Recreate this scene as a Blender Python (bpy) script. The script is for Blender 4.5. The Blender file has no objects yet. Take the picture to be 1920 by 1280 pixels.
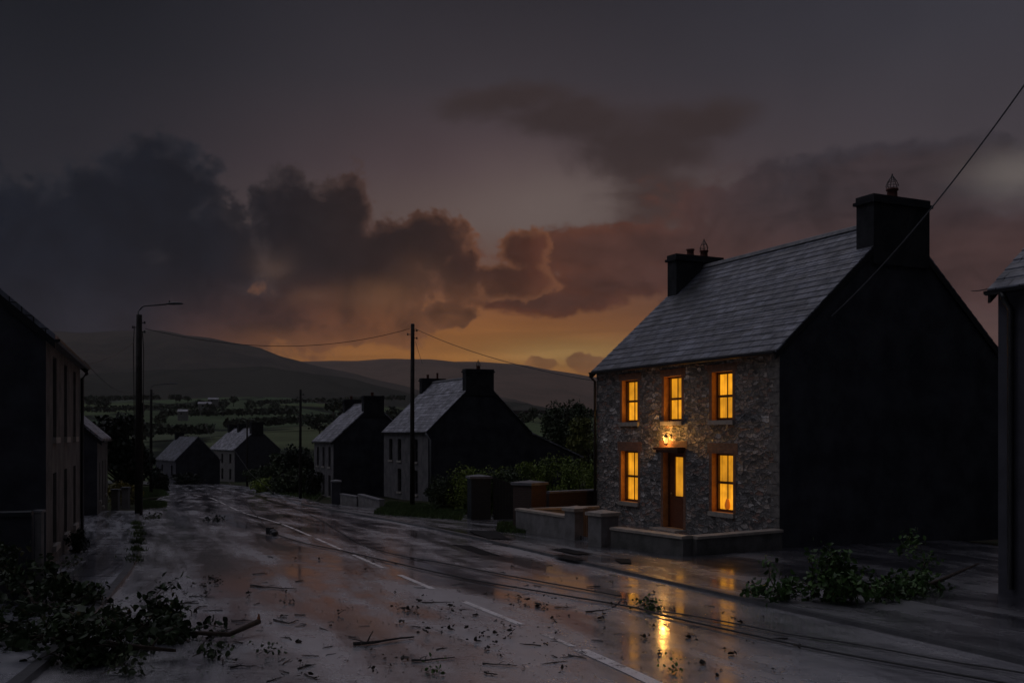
import bpy, bmesh, math, random
import numpy as np
from mathutils import Vector, Matrix
random.seed(7); rng = np.random.default_rng(11)
S = bpy.context.scene; C = S.collection
F = 1867.0                       # focal length in pixels of the 1920 px wide picture
EYE = 3.0                        # camera height above the datum of the street
HOR = 815.0
# ------------------------------------------------------------------ camera
cd = bpy.data.cameras.new('camera'); cam = bpy.data.objects.new('camera', cd); C.objects.link(cam)
cam.location = (0, 0, EYE); cam.rotation_euler = (math.pi/2, 0, 0)
cd.sensor_width = 36; cd.lens = 35.0; cd.shift_y = (HOR-640)/1920.0
cd.clip_start = .1; cd.clip_end = 20000
S.camera = cam
S.view_settings.view_transform = 'Standard'; S.view_settings.look = 'None'
S.view_settings.exposure = 0; S.view_settings.gamma = 1
S.cycles.use_denoising = True
S.cycles.max_bounces = 6; S.cycles.volume_bounces = 0; S.cycles.sample_clamp_indirect = 2.0

# ------------------------------------------------------------------ node helpers
class X:
    """a socket with arithmetic"""
    nt = None
    def __init__(s, k): s.k = k
    @staticmethod
    def m(op, *a):
        n = X.nt.nodes.new('ShaderNodeMath'); n.operation = op
        for i, v in enumerate(a):
            if isinstance(v, X): X.nt.links.new(v.k, n.inputs[i])
            else: n.inputs[i].default_value = v
        return X(n.outputs[0])
    def __add__(s, o): return X.m('ADD', s, o)
    __radd__ = __add__
    def __sub__(s, o): return X.m('SUBTRACT', s, o)
    def __rsub__(s, o): return X.m('SUBTRACT', o, s)
    def __mul__(s, o): return X.m('MULTIPLY', s, o)
    __rmul__ = __mul__
    def __truediv__(s, o): return X.m('DIVIDE', s, o)
    def max(s, o): return X.m('MAXIMUM', s, o)
    def min(s, o): return X.m('MINIMUM', s, o)
    def abs(s): return X.m('ABSOLUTE', s)
    def step(s, a, b, lo=0., hi=1.):
        n = X.nt.nodes.new('ShaderNodeMapRange'); n.interpolation_type = 'SMOOTHSTEP'
        X.nt.links.new(s.k, n.inputs[0])
        for i, v in enumerate((a, b, lo, hi)): n.inputs[i+1].default_value = v
        return X(n.outputs[0])
def V(x, y, z=0.):
    n = X.nt.nodes.new('ShaderNodeCombineXYZ')
    for i, v in enumerate((x, y, z)):
        if isinstance(v, X): X.nt.links.new(v.k, n.inputs[i])
        else: n.inputs[i].default_value = v
    return n.outputs[0]
def noise(vec, sc, det=4., ro=.55, dist=0.):
    n = X.nt.nodes.new('ShaderNodeTexNoise'); n.inputs['Scale'].default_value = sc
    n.inputs['Detail'].default_value = det; n.inputs['Roughness'].default_value = ro; n.inputs['Distortion'].default_value = dist
    if vec is not None: X.nt.links.new(vec, n.inputs['Vector'])
    return X(n.outputs[0])
def mixc(f, a, b, mode='MIX'):
    n = X.nt.nodes.new('ShaderNodeMix'); n.data_type = 'RGBA'; n.blend_type = mode
    for i, v in ((0, f), (6, a), (7, b)):
        if isinstance(v, X): X.nt.links.new(v.k, n.inputs[i])
        elif isinstance(v, (float, int)): n.inputs[i].default_value = v
        else: n.inputs[i].default_value = (*v, 1)
    return X(n.outputs[2])
def ramp(f, stops):
    n = X.nt.nodes.new('ShaderNodeValToRGB'); X.nt.links.new(f.k, n.inputs[0])
    cr = n.color_ramp
    while len(cr.elements) < len(stops): cr.elements.new(.5)
    for e, (p, c) in zip(cr.elements, stops): e.position = p; e.color = (*c, 1)
    return X(n.outputs[0])

# ------------------------------------------------------------------ world: dusk sky with clouds
W = bpy.data.worlds.new('World'); S.world = W; W.use_nodes = True
X.nt = W.node_tree; X.nt.nodes.clear()
tc = X.nt.nodes.new('ShaderNodeTexCoord')
sp = X.nt.nodes.new('ShaderNodeSeparateXYZ'); X.nt.links.new(tc.outputs['Generated'], sp.inputs[0])
dx, dy, dz = X(sp.outputs[0]), X(sp.outputs[1]), X(sp.outputs[2])
az = X.m('ARCTAN2', dx, dy); el = X.m('ARCSINE', dz)
gen = tc.outputs['Generated']
def ae(px, py):
    a = math.atan((px-960)/F); return a, math.atan((HOR-py)/F*math.cos(a))
n1 = noise(gen, 7, 5, .6); n2 = noise(gen, 16, 6, .62, .3); n3 = noise(gen, 4, 3, .5)
wa = az + (noise(gen, 9, 3, .5)-.5)*.045; we = el + (n1-.5)*.05
def blobs(lst, A, Eo):
    m = None
    for (px, py, rx, ry) in lst:
        a, e = ae(px, py)
        dxx = (A-a)*(F/rx); dyy = (Eo-e)*(F/ry)
        d = 1.-X.m('SQRT', dxx*dxx+dyy*dyy)
        m = d if m is None else X.m('SMOOTH_MAX', m, d, .12)
    return m
es = el/.45
warm = ramp(es, [(0, (.24, .086, .020)), (.10, (.35, .136, .026)), (.17, (.36, .142, .030)), (.25, (.26, .100, .030)), (.34, (.160, .070, .042)),
                 (.46, (.108, .072, .064)), (.58, (.072, .048, .052)), (.76, (.037, .031, .037)), (1., (.0175, .0170, .0225))])
left = ramp(es, [(0, (.034, .030, .036)), (.2, (.026, .025, .032)), (.5, (.0180, .0185, .025)), (1., (.0040, .0060, .0095))])
right = ramp(es, [(0, (.105, .055, .046)), (.25, (.072, .047, .050)), (.5, (.056, .046, .053)), (.8, (.038, .036, .046)), (1., (.028, .029, .040))])
side = mixc(az.step(-.42, .40), left, right)
wid = es.step(.15, .6, 1/.31**2, 1/.25**2)
azc = az+es.step(.1, .5, .07, .01)
wf = X.m('EXPONENT', azc*azc*wid*-1.)
sky = mixc(wf, side, warm)
a0, e0 = ae(1075, 662)
sun_glow = X.m('EXPONENT', ((az-a0)*(az-a0)*(1/.085**2)+(el-e0)*(el-e0)*(1/.014**2))*-1.)
sky = mixc(sun_glow*.8, sky, (.38, .225, .075))
def glow(px, py, rx, ry, k, c):
    a, e_ = ae(px, py); g = X.m('EXPONENT', ((wa-a)*(wa-a)*((F/rx)**2)+(we-e_)*(we-e_)*((F/ry)**2))*-1.)
    return mixc(g*k, sky, c)
sky = glow(1090, 400, 260, 80, .8, (.152, .116, .106))
# thin streaks low over the horizon and a gentle unevenness higher up
stk = noise(V(az*5., el*60., 0.), 1., 4, .6, .4).step(.32, .68, .72, 1.2)
sky = mixc(es.step(.05, .42, .9, 0.), sky, stk, 'MULTIPLY')
sky = mixc(.45, sky, n3.step(.25, .75, .72, 1.25), 'MULTIPLY')
f40 = noise(gen, 40, 6, .68)-.5; f12 = noise(gen, 11, 6, .62, .5)
hor = noise(V(az*9., el*26., 3.), 1., 6, .65, .8)-.5
# thin sweeping wisp
wisp = blobs([(950, 208, 170, 36), (1080, 238, 160, 52), (1185, 285, 125, 80), (1315, 213, 120, 42), (1235, 370, 115, 85), (1250, 262, 110, 55)], wa+hor*.03, we+(n1-.5)*.04)
wd = (wisp+hor*.9+f40*.6).step(-.22, .72)
sky = mixc(wd*.92, sky, mixc(el.step(ae(0, 420)[1], ae(0, 200)[1]), (.056, .033, .029), (.036, .0245, .0245)))
# bank over the house on the right
bank = blobs([(1560, 400, 330, 105), (1690, 325, 330, 55), (1250, 470, 330, 55), (1800, 480, 230, 100), (1450, 530, 300, 75), (1030, 560, 190, 30), (1180, 530, 190, 50)], wa, we)
bq = bank+hor*1.1+(n2-.5)*.8+f40*.9; bd = bq.step(-.14, .28)
bcol = mixc(az.step(.02, .30), (.092, .030, .016), (.068, .036, .034))
bcol = mixc(el.step(ae(0, 470)[1], ae(0, 330)[1])*az.step(.1, .3), bcol, (.031, .0265, .033))
bcol = mixc(bq.step(.05, .7)*.45, bcol, (.038, .022, .021))
bcol = mixc(.7, bcol, (hor+f12).step(.25, .75, .62, 1.45), 'MULTIPLY')
sky = mixc(bd*.94, sky, bcol)
sky = glow(1905, 318, 85, 32, .7, (.150, .130, .120))
# cumulus on the left and in the middle: lit rims, dark cores
c1 = blobs([(40, 480, 330, 150), (300, 365, 92, 98), (225, 420, 150, 115), (380, 480, 110, 110), (150, 600, 420, 130),
            (640, 405, 70, 92), (545, 425, 95, 92), (620, 500, 150, 100), (745, 500, 110, 88), (815, 470, 72, 72), (870, 520, 55, 60),
            (560, 585, 190, 62), (985, 470, 60, 40), (960, 520, 110, 40), (848, 592, 52, 24), (1010, 683, 36, 12), (1092, 680, 40, 24), (680, 600, 130, 40)], wa, we)
dn = c1+(n2-.5)*1.15+f40*1.15+(noise(gen, 110, 4, .65)-.5)*.4
cd_ = dn.step(-.08, .15); core = dn.step(-.02, .46)
low = el.step(ae(500, 650)[1], ae(500, 490)[1])
azr = (az+.5)/1.
rim = ramp(azr, [(0, (.0125, .0145, .0210)), (.2, (.0190, .0185, .0240)), (.3, (.038, .027, .027)), (.42, (.092, .040, .025)), (.5, (.145, .058, .029)), (.62, (.17, .065, .032))])
ccol = ramp(azr, [(0, (.0045, .0065, .0120)), (.2, (.0060, .0075, .0122)), (.32, (.0125, .0085, .0092)), (.42, (.0215, .0110, .0095)), (.5, (.050, .0185, .0115)), (.56, (.105, .034, .020)), (.62, (.12, .045, .030))])
ccol = mixc(core, rim, ccol)
lowc = ramp(azr, [(0, (.0080, .0105, .0180)), (.14, (.0135, .0135, .0200)), (.26, (.070, .030, .023)), (.36, (.155, .056, .023)), (.5, (.22, .090, .034)), (.62, (.15, .07, .04))])
ccol = mixc((1.-low)*(f12.step(.34, .62)*.65+.35), ccol, lowc)
cd_ = cd_*el.step(ae(0, 700)[1], ae(0, 615)[1], .45, 1.)
ccol = mixc(.75, ccol, (f12*.6+n1*.4+f40*.3).step(.32, .68, .60, 1.5), 'MULTIPLY')
sky = mixc(cd_*.97, sky, ccol)
# glimmers of lit cloud between the towers
sky = glow(505, 490, 45, 22, .40, (.12, .070, .050)); sky = glow(590, 548, 50, 16, .40, (.13, .062, .036)); sky = glow(720, 560, 60, 26, .5, (.17, .078, .036)); sky = glow(520, 640, 110, 26, .5, (.20, .078, .030)); sky = glow(700, 640, 120, 24, .4, (.24, .095, .030)); sky = glow(800, 520, 50, 30, .35, (.12, .055, .030))
# light overhead (outside the picture), dark low sky behind
up = el.step(.425, .72)
lt = az.step(.05, .85, 1., .10)*az.step(-2.9, -1.5, .35, 1.)
upc = mixc(lt, (.05, .053, .070), (.335, .325, .385))
sky = mixc(up, sky, upc)
behind = az.abs().step(.62, 1.5)*(1.-up)
sky = mixc(behind, sky, (.010, .0115, .015))
nis = X.nt.nodes.new('ShaderNodeTexSky'); nis.sky_type = 'NISHITA'; nis.sun_disc = False
nis.sun_elevation = math.radians(-2.0); nis.sun_rotation = math.radians(3)
bg1 = X.nt.nodes.new('ShaderNodeBackground'); X.nt.links.new(nis.outputs[0], bg1.inputs[0]); bg1.inputs[1].default_value = .00008
bg2 = X.nt.nodes.new('ShaderNodeBackground'); X.nt.links.new(sky.k, bg2.inputs[0]); bg2.inputs[1].default_value = 1.0
ad = X.nt.nodes.new('ShaderNodeAddShader'); X.nt.links.new(bg1.outputs[0], ad.inputs[0]); X.nt.links.new(bg2.outputs[0], ad.inputs[1])
wo = X.nt.nodes.new('ShaderNodeOutputWorld'); X.nt.links.new(ad.outputs[0], wo.inputs[0])

# soft last daylight from the break in the cloud, high on the left
sl = bpy.data.lights.new('sun', 'SUN'); sl.energy = .10; sl.angle = math.radians(45); sl.color = (.80, .86, 1.0)
so = bpy.data.objects.new('sun', sl); C.objects.link(so)
so.rotation_euler = (-Vector((-1.0, .10, .80))).to_track_quat('-Z', 'Y').to_euler()
sl.specular_factor = .6

# ------------------------------------------------------------------ ground profile
YS = [-600, -40, 0, 10, 26, 45, 68, 80, 100, 135, 170, 220, 300, 450, 600, 900, 1200, 1500, 1800]
ZS = [-2.4, -2.4, -2.5, -2.62, -3.0, -3.55, -4.4, -4.9, -5.6, -6.5, -7.3, -8.3, -7.6, -1.5, 5, 18, 29, 30, 20]
STY = np.concatenate([np.arange(-40, 171, .5)])
_g = np.interp(np.arange(-60, 230, .5), YS, ZS)
_k = np.exp(-.5*(np.arange(-16, 17)/7.)**2); _k /= _k.sum()
_gs = np.convolve(_g, _k, 'same')
_st = np.interp(STY, np.arange(-60, 230, .5), _gs)
def G(y):                       # street height (world z)
    y = np.asarray(y, float)
    return np.where(y > 170, np.interp(y, YS, ZS), np.where(y < -40, -2.4, np.interp(y, STY, _st)))+EYE
def at(px, py, dz=0.):
    s = (HOR-py)/F; ys = np.linspace(4, 220, 20000)
    f = s*ys+EYE-(G(ys)+dz); i = int(np.argmax(f < 0)); y = float(ys[i]); return ((px-960)/F*y, y)
def pt(px, y): return (px-960)/F*y

# ------------------------------------------------------------------ mesh helpers
def tag(o, label=None, cat=None, group=None, kind=None):
    if label: o['label'] = label
    if cat: o['category'] = cat
    if group: o['group'] = group
    if kind: o['kind'] = kind
    return o
def link(name, verts, faces, mat, parent=None, smooth=False, uv=True, recalc=True):
    me = bpy.data.meshes.new(name); me.from_pydata([tuple(v) for v in verts], [], [tuple(f) for f in faces])
    if recalc:
        bm = bmesh.new(); bm.from_mesh(me); bmesh.ops.recalc_face_normals(bm, faces=bm.faces); bm.to_mesh(me); bm.free()
    if uv and len(me.polygons) < 60000:
        lay = me.uv_layers.new(name='UVMap')
        Zx = Vector((0, 0, 1))
        for p in me.polygons:
            n = p.normal; t = Zx.cross(n)
            t = Vector((1, 0, 0)) if t.length < 1e-3 else t.normalized()
            b = n.cross(t)
            for li in p.loop_indices:
                co = me.vertices[me.loops[li].vertex_index].co
                lay.data[li].uv = (co.dot(t), co.dot(b))
    if smooth:
        for p in me.polygons: p.use_smooth = True
    if mat: me.materials.append(mat)
    o = bpy.data.objects.new(name, me); C.objects.link(o)
    if parent: o.parent = parent
    return o
class MB:
    def __init__(s): s.v = []; s.f = []
    def add(s, vs, fs):
        n = len(s.v); s.v += [tuple(v) for v in vs]; s.f += [tuple(i+n for i in f) for f in fs]; return s
    def box(s, x0, x1, y0, y1, z0, z1):
        return s.add([(x0, y0, z0), (x1, y0, z0), (x1, y1, z0), (x0, y1, z0), (x0, y0, z1), (x1, y0, z1), (x1, y1, z1), (x0, y1, z1)],
                     [(0, 3, 2, 1), (4, 5, 6, 7), (0, 1, 5, 4), (1, 2, 6, 5), (2, 3, 7, 6), (3, 0, 4, 7)])
    def tube(s, pts, r, n=6, caps=True):
        pts = [Vector(p) for p in pts]; rs = r if isinstance(r, (list, tuple)) else [r]*len(pts)
        base = len(s.v); up = Vector((0, 0, 1))
        for i, p in enumerate(pts):
            d = (pts[min(i+1, len(pts)-1)]-pts[max(i-1, 0)])
            d = d.normalized() if d.length > 1e-9 else Vector((0, 0, 1))
            a = d.cross(up if abs(d.z) < .95 else Vector((1, 0, 0))).normalized(); b = d.cross(a)
            for k in range(n):
                t = 2*math.pi*k/n; s.v.append(tuple(p+(a*math.cos(t)+b*math.sin(t))*rs[i]))
        for i in range(len(pts)-1):
            for k in range(n):
                k2 = (k+1) % n
                s.f.append((base+i*n+k, base+i*n+k2, base+(i+1)*n+k2, base+(i+1)*n+k))
        if caps:
            s.f.append(tuple(base+k for k in range(n))); s.f.append(tuple(base+(len(pts)-1)*n+k for k in range(n-1, -1, -1)))
        return s
    def lathe(s, c, prof, n=10):
        base = len(s.v)
        for (r, z) in prof:
            for k in range(n):
                t = 2*math.pi*k/n; s.v.append((c[0]+r*math.cos(t), c[1]+r*math.sin(t), c[2]+z))
        for i in range(len(prof)-1):
            for k in range(n):
                k2 = (k+1) % n; s.f.append((base+i*n+k, base+i*n+k2, base+(i+1)*n+k2, base+(i+1)*n+k))
        s.f.append(tuple(base+k for k in range(n))); s.f.append(tuple(base+(len(prof)-1)*n+k for k in range(n)))
        return s
    def build(s, name, mat, parent=None, smooth=False): return link(name, s.v, s.f, mat, parent, smooth)
def empty(name, loc=(0, 0, 0), rz=0.):
    o = bpy.data.objects.new(name, None); C.objects.link(o); o.location = loc; o.rotation_euler = (0, 0, rz); o.empty_display_size = .2; return o
def bevel(o, w=.01, seg=1):
    m = o.modifiers.new('bevel', 'BEVEL'); m.width = w; m.segments = seg; m.limit_method = 'ANGLE'; return o

# ------------------------------------------------------------------ materials
def newmat(name):
    m = bpy.data.materials.new(name); m.use_nodes = True; X.nt = m.node_tree
    b = X.nt.nodes['Principled BSDF']; return m, b
def seti(b, k, v):
    if isinstance(v, X): X.nt.links.new(v.k, b.inputs[k])
    else: b.inputs[k].default_value = (*v, 1) if isinstance(v, tuple) else v
def bump(b, h, st=.5, dist=.02):
    n = X.nt.nodes.new('ShaderNodeBump'); n.inputs['Strength'].default_value = st; n.inputs['Distance'].default_value = dist
    X.nt.links.new(h.k, n.inputs['Height']); X.nt.links.new(n.outputs[0], b.inputs['Normal'])
def uvc():
    n = X.nt.nodes.new('ShaderNodeUVMap'); n.uv_map = 'UVMap'; s = X.nt.nodes.new('ShaderNodeSeparateXYZ')
    X.nt.links.new(n.outputs[0], s.inputs[0]); return n.outputs[0], X(s.outputs[0]), X(s.outputs[1])
def objc():
    n = X.nt.nodes.new('ShaderNodeTexCoord'); return n.outputs['Object']
def geop():
    n = X.nt.nodes.new('ShaderNodeNewGeometry'); s = X.nt.nodes.new('ShaderNodeSeparateXYZ'); X.nt.links.new(n.outputs['Position'], s.inputs[0])
    return n.outputs['Position'], X(s.outputs[0]), X(s.outputs[1]), X(s.outputs[2])
M = {}
def plain(name, c1, c2=None, rough=.6, sc=6., bst=.25, spec=.5, bd=.01):
    m, b = newmat(name); o = objc()
    n = noise(o, sc, 5, .6)
    seti(b, 'Base Color', mixc(n.step(.3, .7), c1, c2 or tuple(x*.65 for x in c1)))
    seti(b, 'Roughness', n.step(.2, .8, rough*.8, min(1, rough*1.2))); b.inputs['Specular IOR Level'].default_value = spec
    if bst: bump(b, noise(o, sc*5, 4, .6), bst, bd)
    M[name] = m; return m
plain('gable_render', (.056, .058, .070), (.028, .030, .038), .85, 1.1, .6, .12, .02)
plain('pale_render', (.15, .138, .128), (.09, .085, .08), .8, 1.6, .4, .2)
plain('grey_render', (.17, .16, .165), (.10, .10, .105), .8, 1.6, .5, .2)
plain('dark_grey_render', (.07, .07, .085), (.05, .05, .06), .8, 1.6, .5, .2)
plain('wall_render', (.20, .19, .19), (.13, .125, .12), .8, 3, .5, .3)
plain('garden_render', (.12, .115, .11), (.065, .065, .06), .8, 2.5, .6, .3, .02)
plain('wire_grey', (.10, .10, .11), None, .4, 10, .1)
plain('coping_stone', (.38, .33, .28), (.25, .22, .19), .6, 4, .4, .4)
plain('dark_coping', (.16, .16, .17), (.10, .10, .11), .5, 4, .4, .4)
plain('sill_stone', (.36, .33, .29), (.24, .22, .20), .55, 8, .3, .4)
plain('quoin', (.21, .195, .18), (.10, .095, .09), .75, 5, .7, .4, .03)
plain('painted_reveal', (.62, .30, .11), (.45, .20, .07), .6, 5, .3)  # orange glow of the lit windows put into the reveal colour
plain('brown_frame', (.11, .045, .018), (.08, .03, .012), .4, 10, .2)
plain('dark_frame', (.02, .02, .022), None, .4, 10, .1)
plain('door_paint', (.16, .050, .022), (.11, .035, .016), .35, 12, .2)
plain('black_metal', (.012, .012, .014), None, .35, 20, .1)
plain('pipe_grey', (.30, .31, .33), (.22, .22, .24), .35, 10, .1)
plain('timber_pole', (.022, .018, .016), (.012, .010, .009), .75, 5, .5, .2)
plain('lamp_steel', (.045, .048, .052), (.03, .03, .034), .4, 10, .1)
plain('clay_pot', (.15, .045, .028), (.09, .03, .02), .7, 12, .3)
plain('chimney_render', (.036, .038, .042), (.022, .023, .026), .85, 2.2, .5, .12)
plain('gate_dark', (.020, .026, .030), (.012, .016, .019), .5, 6, .3, .3)
plain('gate_wood', (.16, .075, .03), (.10, .045, .02), .5, 6, .3)
plain('rubber', (.012, .012, .013), None, .45, 10, .1)
plain('bark', (.060, .040, .026), (.03, .021, .014), .7, 14, .6, .3)
plain('split_wood', (.32, .12, .05), (.2, .07, .03), .6, 20, .4)
plain('twig', (.020, .015, .012), (.010, .008, .007), .5, 20, .3)
plain('curb', (.10, .10, .105), (.06, .06, .065), .35, 3, .4, .6)
plain('white_wall', (.22, .22, .215), (.17, .17, .165), .7, 1, .2)
plain('brass', (.25, .15, .05), None, .35, 10, .1)

def brickmat(name, c1, c2, mortar, w=.215, h=.075):
    m, b = newmat(name); uv, u, v = uvc()
    n = X.nt.nodes.new('ShaderNodeTexBrick'); X.nt.links.new(uv, n.inputs[0])
    n.inputs['Color1'].default_value = (*c1, 1); n.inputs['Color2'].default_value = (*c2, 1); n.inputs['Mortar'].default_value = (*mortar, 1)
    n.inputs['Scale'].default_value = 1; n.inputs['Brick Width'].default_value = w; n.inputs['Row Height'].default_value = h
    n.inputs['Mortar Size'].default_value = .008; n.inputs['Bias'].default_value = 0
    c = mixc(.5, X(n.outputs[0]), noise(uv, 9, 4).step(.2, .8, .5, 1.5), 'MULTIPLY')
    seti(b, 'Base Color', c); b.inputs['Roughness'].default_value = .7; bump(b, (1.-X(n.outputs[1]))+noise(uv, 40)*.4, .6, .006); M[name] = m
brickmat('brick', (.24, .105, .058), (.16, .068, .040), (.14, .09, .06))
brickmat('dark_brick', (.050, .022, .014), (.034, .016, .011), (.03, .025, .02))

def stonemat(name, tone, dark):
    m, b = newmat(name); uv, u, v = uvc()
    wob = noise(uv, 2.6, 5, .65); wob2 = noise(uv, 3.7, 5, .65)
    vec = V(u*4.8+(wob-.5)*2.6, v*10.5+(wob2-.5)*1.8, 0.)
    vo = X.nt.nodes.new('ShaderNodeTexVoronoi'); vo.inputs['Scale'].default_value = 1; X.nt.links.new(vec, vo.inputs['Vector']); vo.inputs['Randomness'].default_value = .9
    ve = X.nt.nodes.new('ShaderNodeTexVoronoi'); ve.feature = 'DISTANCE_TO_EDGE'; ve.inputs['Scale'].default_value = 1; X.nt.links.new(vec, ve.inputs['Vector']); ve.inputs['Randomness'].default_value = .9
    hs = X.nt.nodes.new('ShaderNodeSeparateColor'); X.nt.links.new(vo.outputs['Color'], hs.inputs[0])
    r1, r2, r3 = X(hs.outputs[0]), X(hs.outputs[1]), X(hs.outputs[2])
    col = ramp(r1, [(0, tuple(x*.25 for x in tone)), (.35, tuple(x*.7 for x in tone)), (.62, tone), (.8, (tone[0]*1.15, tone[1]*.92, tone[2]*.78)), (1, tuple(x*2.1 for x in tone))])
    col = mixc(r2.step(.86, .95), col, (tone[0]*1.0, tone[1]*.62, tone[2]*.5))
    col = mixc(.75, col, noise(uv, 14, 5, .65).step(.25, .75, .45, 1.5), 'MULTIPLY')
    col = mixc(.6, col, noise(uv, .8, 3, .6).step(.3, .7, .65, 1.3), 'MULTIPLY')
    edge = X(ve.outputs['Distance']); mort = edge.step(.01, .10)
    seti(b, 'Base Color', mixc(mort, dark, col))
    seti(b, 'Roughness', r3.step(0, 1, .45, .85)); b.inputs['Specular IOR Level'].default_value = .4
    bump(b, edge.step(0., .3)*.7+r2*.5+noise(uv, 12, 6, .7)*1.1, .9, .035); M[name] = m
stonemat('rubble_stone', (.235, .228, .222), (.075, .072, .070))
stonemat('garden_stone', (.16, .15, .145), (.08, .075, .07))

def slatemat(name, tone, rough, w=.45, h=.26):
    m, b = newmat(name); uv, u, v = uvc()
    n = X.nt.nodes.new('ShaderNodeTexBrick'); X.nt.links.new(uv, n.inputs[0])
    n.inputs['Color1'].default_value = (*[x*1.5 for x in tone], 1); n.inputs['Color2'].default_value = (*[x*.55 for x in tone], 1); n.inputs['Mortar'].default_value = (*[x*.10 for x in tone], 1)
    n.inputs['Scale'].default_value = 1; n.inputs['Brick Width'].default_value = w; n.inputs['Row Height'].default_value = h
    n.inputs['Mortar Size'].default_value = .017; n.inputs['Mortar Smooth'].default_value = .3; n.inputs['Bias'].default_value = 0
    big = noise(uv, .9, 5, .65); c = mixc(.8, X(n.outputs[0]), big.step(.32, .68, .42, 1.45), 'MULTIPLY')
    c = mixc(.5, c, noise(uv, 12, 4, .6).step(.3, .7, .6, 1.4), 'MULTIPLY')
    seti(b, 'Base Color', c); b.inputs['Specular IOR Level'].default_value = .7
    seti(b, 'Roughness', (noise(uv, 2.2, 4, .6)).step(.3, .7, rough*.75, rough*1.35))
    bump(b, (1.-X(n.outputs[1]))*1.+noise(uv, 6, 4)*.5+X(n.outputs[0])*2., .7, .012); M[name] = m
slatemat('slate', (.100, .106, .132), .47)
slatemat('stained_slate', (.100, .106, .132), .47)
X.nt = M['stained_slate'].node_tree; b = X.nt.nodes['Principled BSDF']; o = objc(); s_ = X.nt.nodes.new('ShaderNodeSeparateXYZ'); X.nt.links.new(o, s_.inputs[0])
sv, su = X(s_.outputs[0]), X(s_.outputs[1]); st_ = X.m('EXPONENT', ((su-8.1+(sv-3.)*.1)*(su-8.1+(sv-3.)*.1)*1.3+(sv-3.)*(sv-3.)*1.1)*-1.)*noise(o, 1.6, 5, .65).step(.3, .55)
seti(b, 'Base Color', mixc(st_*.9, X(b.inputs['Base Color'].links[0].from_socket), (.010, .011, .012)))
b.inputs['Specular IOR Level'].default_value = .5; M['stained_slate'].name = 'stained_slate'
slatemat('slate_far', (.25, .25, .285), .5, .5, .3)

def wetmat(name, tone, tone2, rlo, rhi, bst=.25, spec=.8, tracks=False, ior=1.5, coat=0.):
    m, b = newmat(name); uv, u, v = uvc()
    st = V(u*1.3, v*.16, 0.); streak = noise(st, 1., 5, .62, .5); big = noise(V(u, v*.5, 0.), .33, 5, .62, .4); mid = noise(uv, 1.5, 5, .6, .3); fine = noise(uv, 30, 4, .6); grit = noise(uv, 120, 2, .5)
    wet = (streak*.45+big*.35+mid*.2)
    if tracks:
        t = u/9.5; tr = None
        for c_ in (.17, .37, .63, .83):
            g_ = X.m('EXPONENT', (t-c_)*(t-c_)*(-1/.045**2)); tr = g_ if tr is None else tr+g_
        wet = wet-tr*.055
    dry = wet.step(.37, .62)
    c = mixc(mid.step(.3, .7), tone, tone2); c = mixc(.8, c, streak.step(.3, .7, .45, 1.55), 'MULTIPLY'); c = mixc(.6, c, grit.step(.25, .75, .4, 1.6), 'MULTIPLY')
    seti(b, 'Base Color', c)
    seti(b, 'Roughness', dry*(rhi-rlo)+rlo); b.inputs['Specular IOR Level'].default_value = spec; b.inputs['IOR'].default_value = ior
    if coat: seti(b, 'Coat Weight', dry.step(0., 1., coat, coat*.45)); seti(b, 'Coat Roughness', dry*.20+.07)
    bump(b, (grit*.8+fine*1.7)*(dry*.7+.30)+noise(uv, 9, 5, .65)*1.8+mid*2.0, bst, .014); M[name] = m
wetmat('asphalt', (.098, .096, .125), (.042, .042, .058), .12, .33, .55, 1.0, True, 3.2, 1.0)
wetmat('wet_pavement', (.24, .245, .28), (.15, .155, .18), .14, .36, .35, 1.0, False, 2.3, 1.0)
wetmat('wet_yard', (.075, .073, .085), (.045, .045, .055), .13, .36, .50, 1.0, False, 2.4, 1.0)
m, b = newmat('tar'); seti(b, 'Base Color', (.012, .012, .013)); b.inputs['Roughness'].default_value = .85; b.inputs['Specular IOR Level'].default_value = .15
bump(b, noise(objc(), 25, 4), .5, .01); M['tar'] = m
m, b = newmat('road_paint'); o = objc()
nn = noise(o, 3, 5, .65); n_ = noise(o, 40, 3)
seti(b, 'Base Color', mixc((nn*.6+n_*.4).step(.36, .50), (.10, .095, .10), (.85, .80, .78))); seti(b, 'Roughness', nn.step(.3, .7, .2, .55)); bump(b, n_, .3, .004); M['road_paint'] = m

def leafmat(name, c1, c2, sc=1.2, trans=.0, rough=.5):
    m, b = newmat(name); P, px_, py_, pz_ = geop()
    oi = X.nt.nodes.new('ShaderNodeNewGeometry'); rnd = X(oi.outputs['Random Per Island'])
    c = mixc(noise(P, sc, 3).step(.3, .7), c1, c2)
    c = mixc(.8, c, rnd.step(0, 1, .6, 1.4), 'MULTIPLY')
    seti(b, 'Base Color', c); b.inputs['Roughness'].default_value = rough; b.inputs['Specular IOR Level'].default_value = .25; M[name] = m
leafmat('leaf_green', (.065, .125, .030), (.035, .075, .022), 3, rough=.45)
leafmat('leaf_pile', (.028, .050, .014), (.014, .026, .009), 3, rough=.5)
leafmat('leaf_dark', (.016, .024, .014), (.009, .014, .009), 3, rough=.5)
leafmat('leaf_dim', (.060, .080, .036), (.030, .045, .022), 1, rough=.6)
leafmat('leaf_lime', (.20, .21, .055), (.10, .12, .035), 1, rough=.6)
leafmat('leaf_yellow', (.20, .16, .03), (.11, .10, .02), 2, rough=.5)
leafmat('leaf_hedge', (.20, .26, .040), (.08, .12, .025), 1.5, rough=.6)
leafmat('leaf_far', (.085, .10, .065), (.055, .068, .05), .1, rough=.9)
leafmat('leaf_litter', (.028, .020, .012), (.016, .012, .008), 2, rough=.45)
leafmat('grass_blade', (.060, .095, .022), (.035, .06, .016), 1.5, rough=.6)

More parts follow.
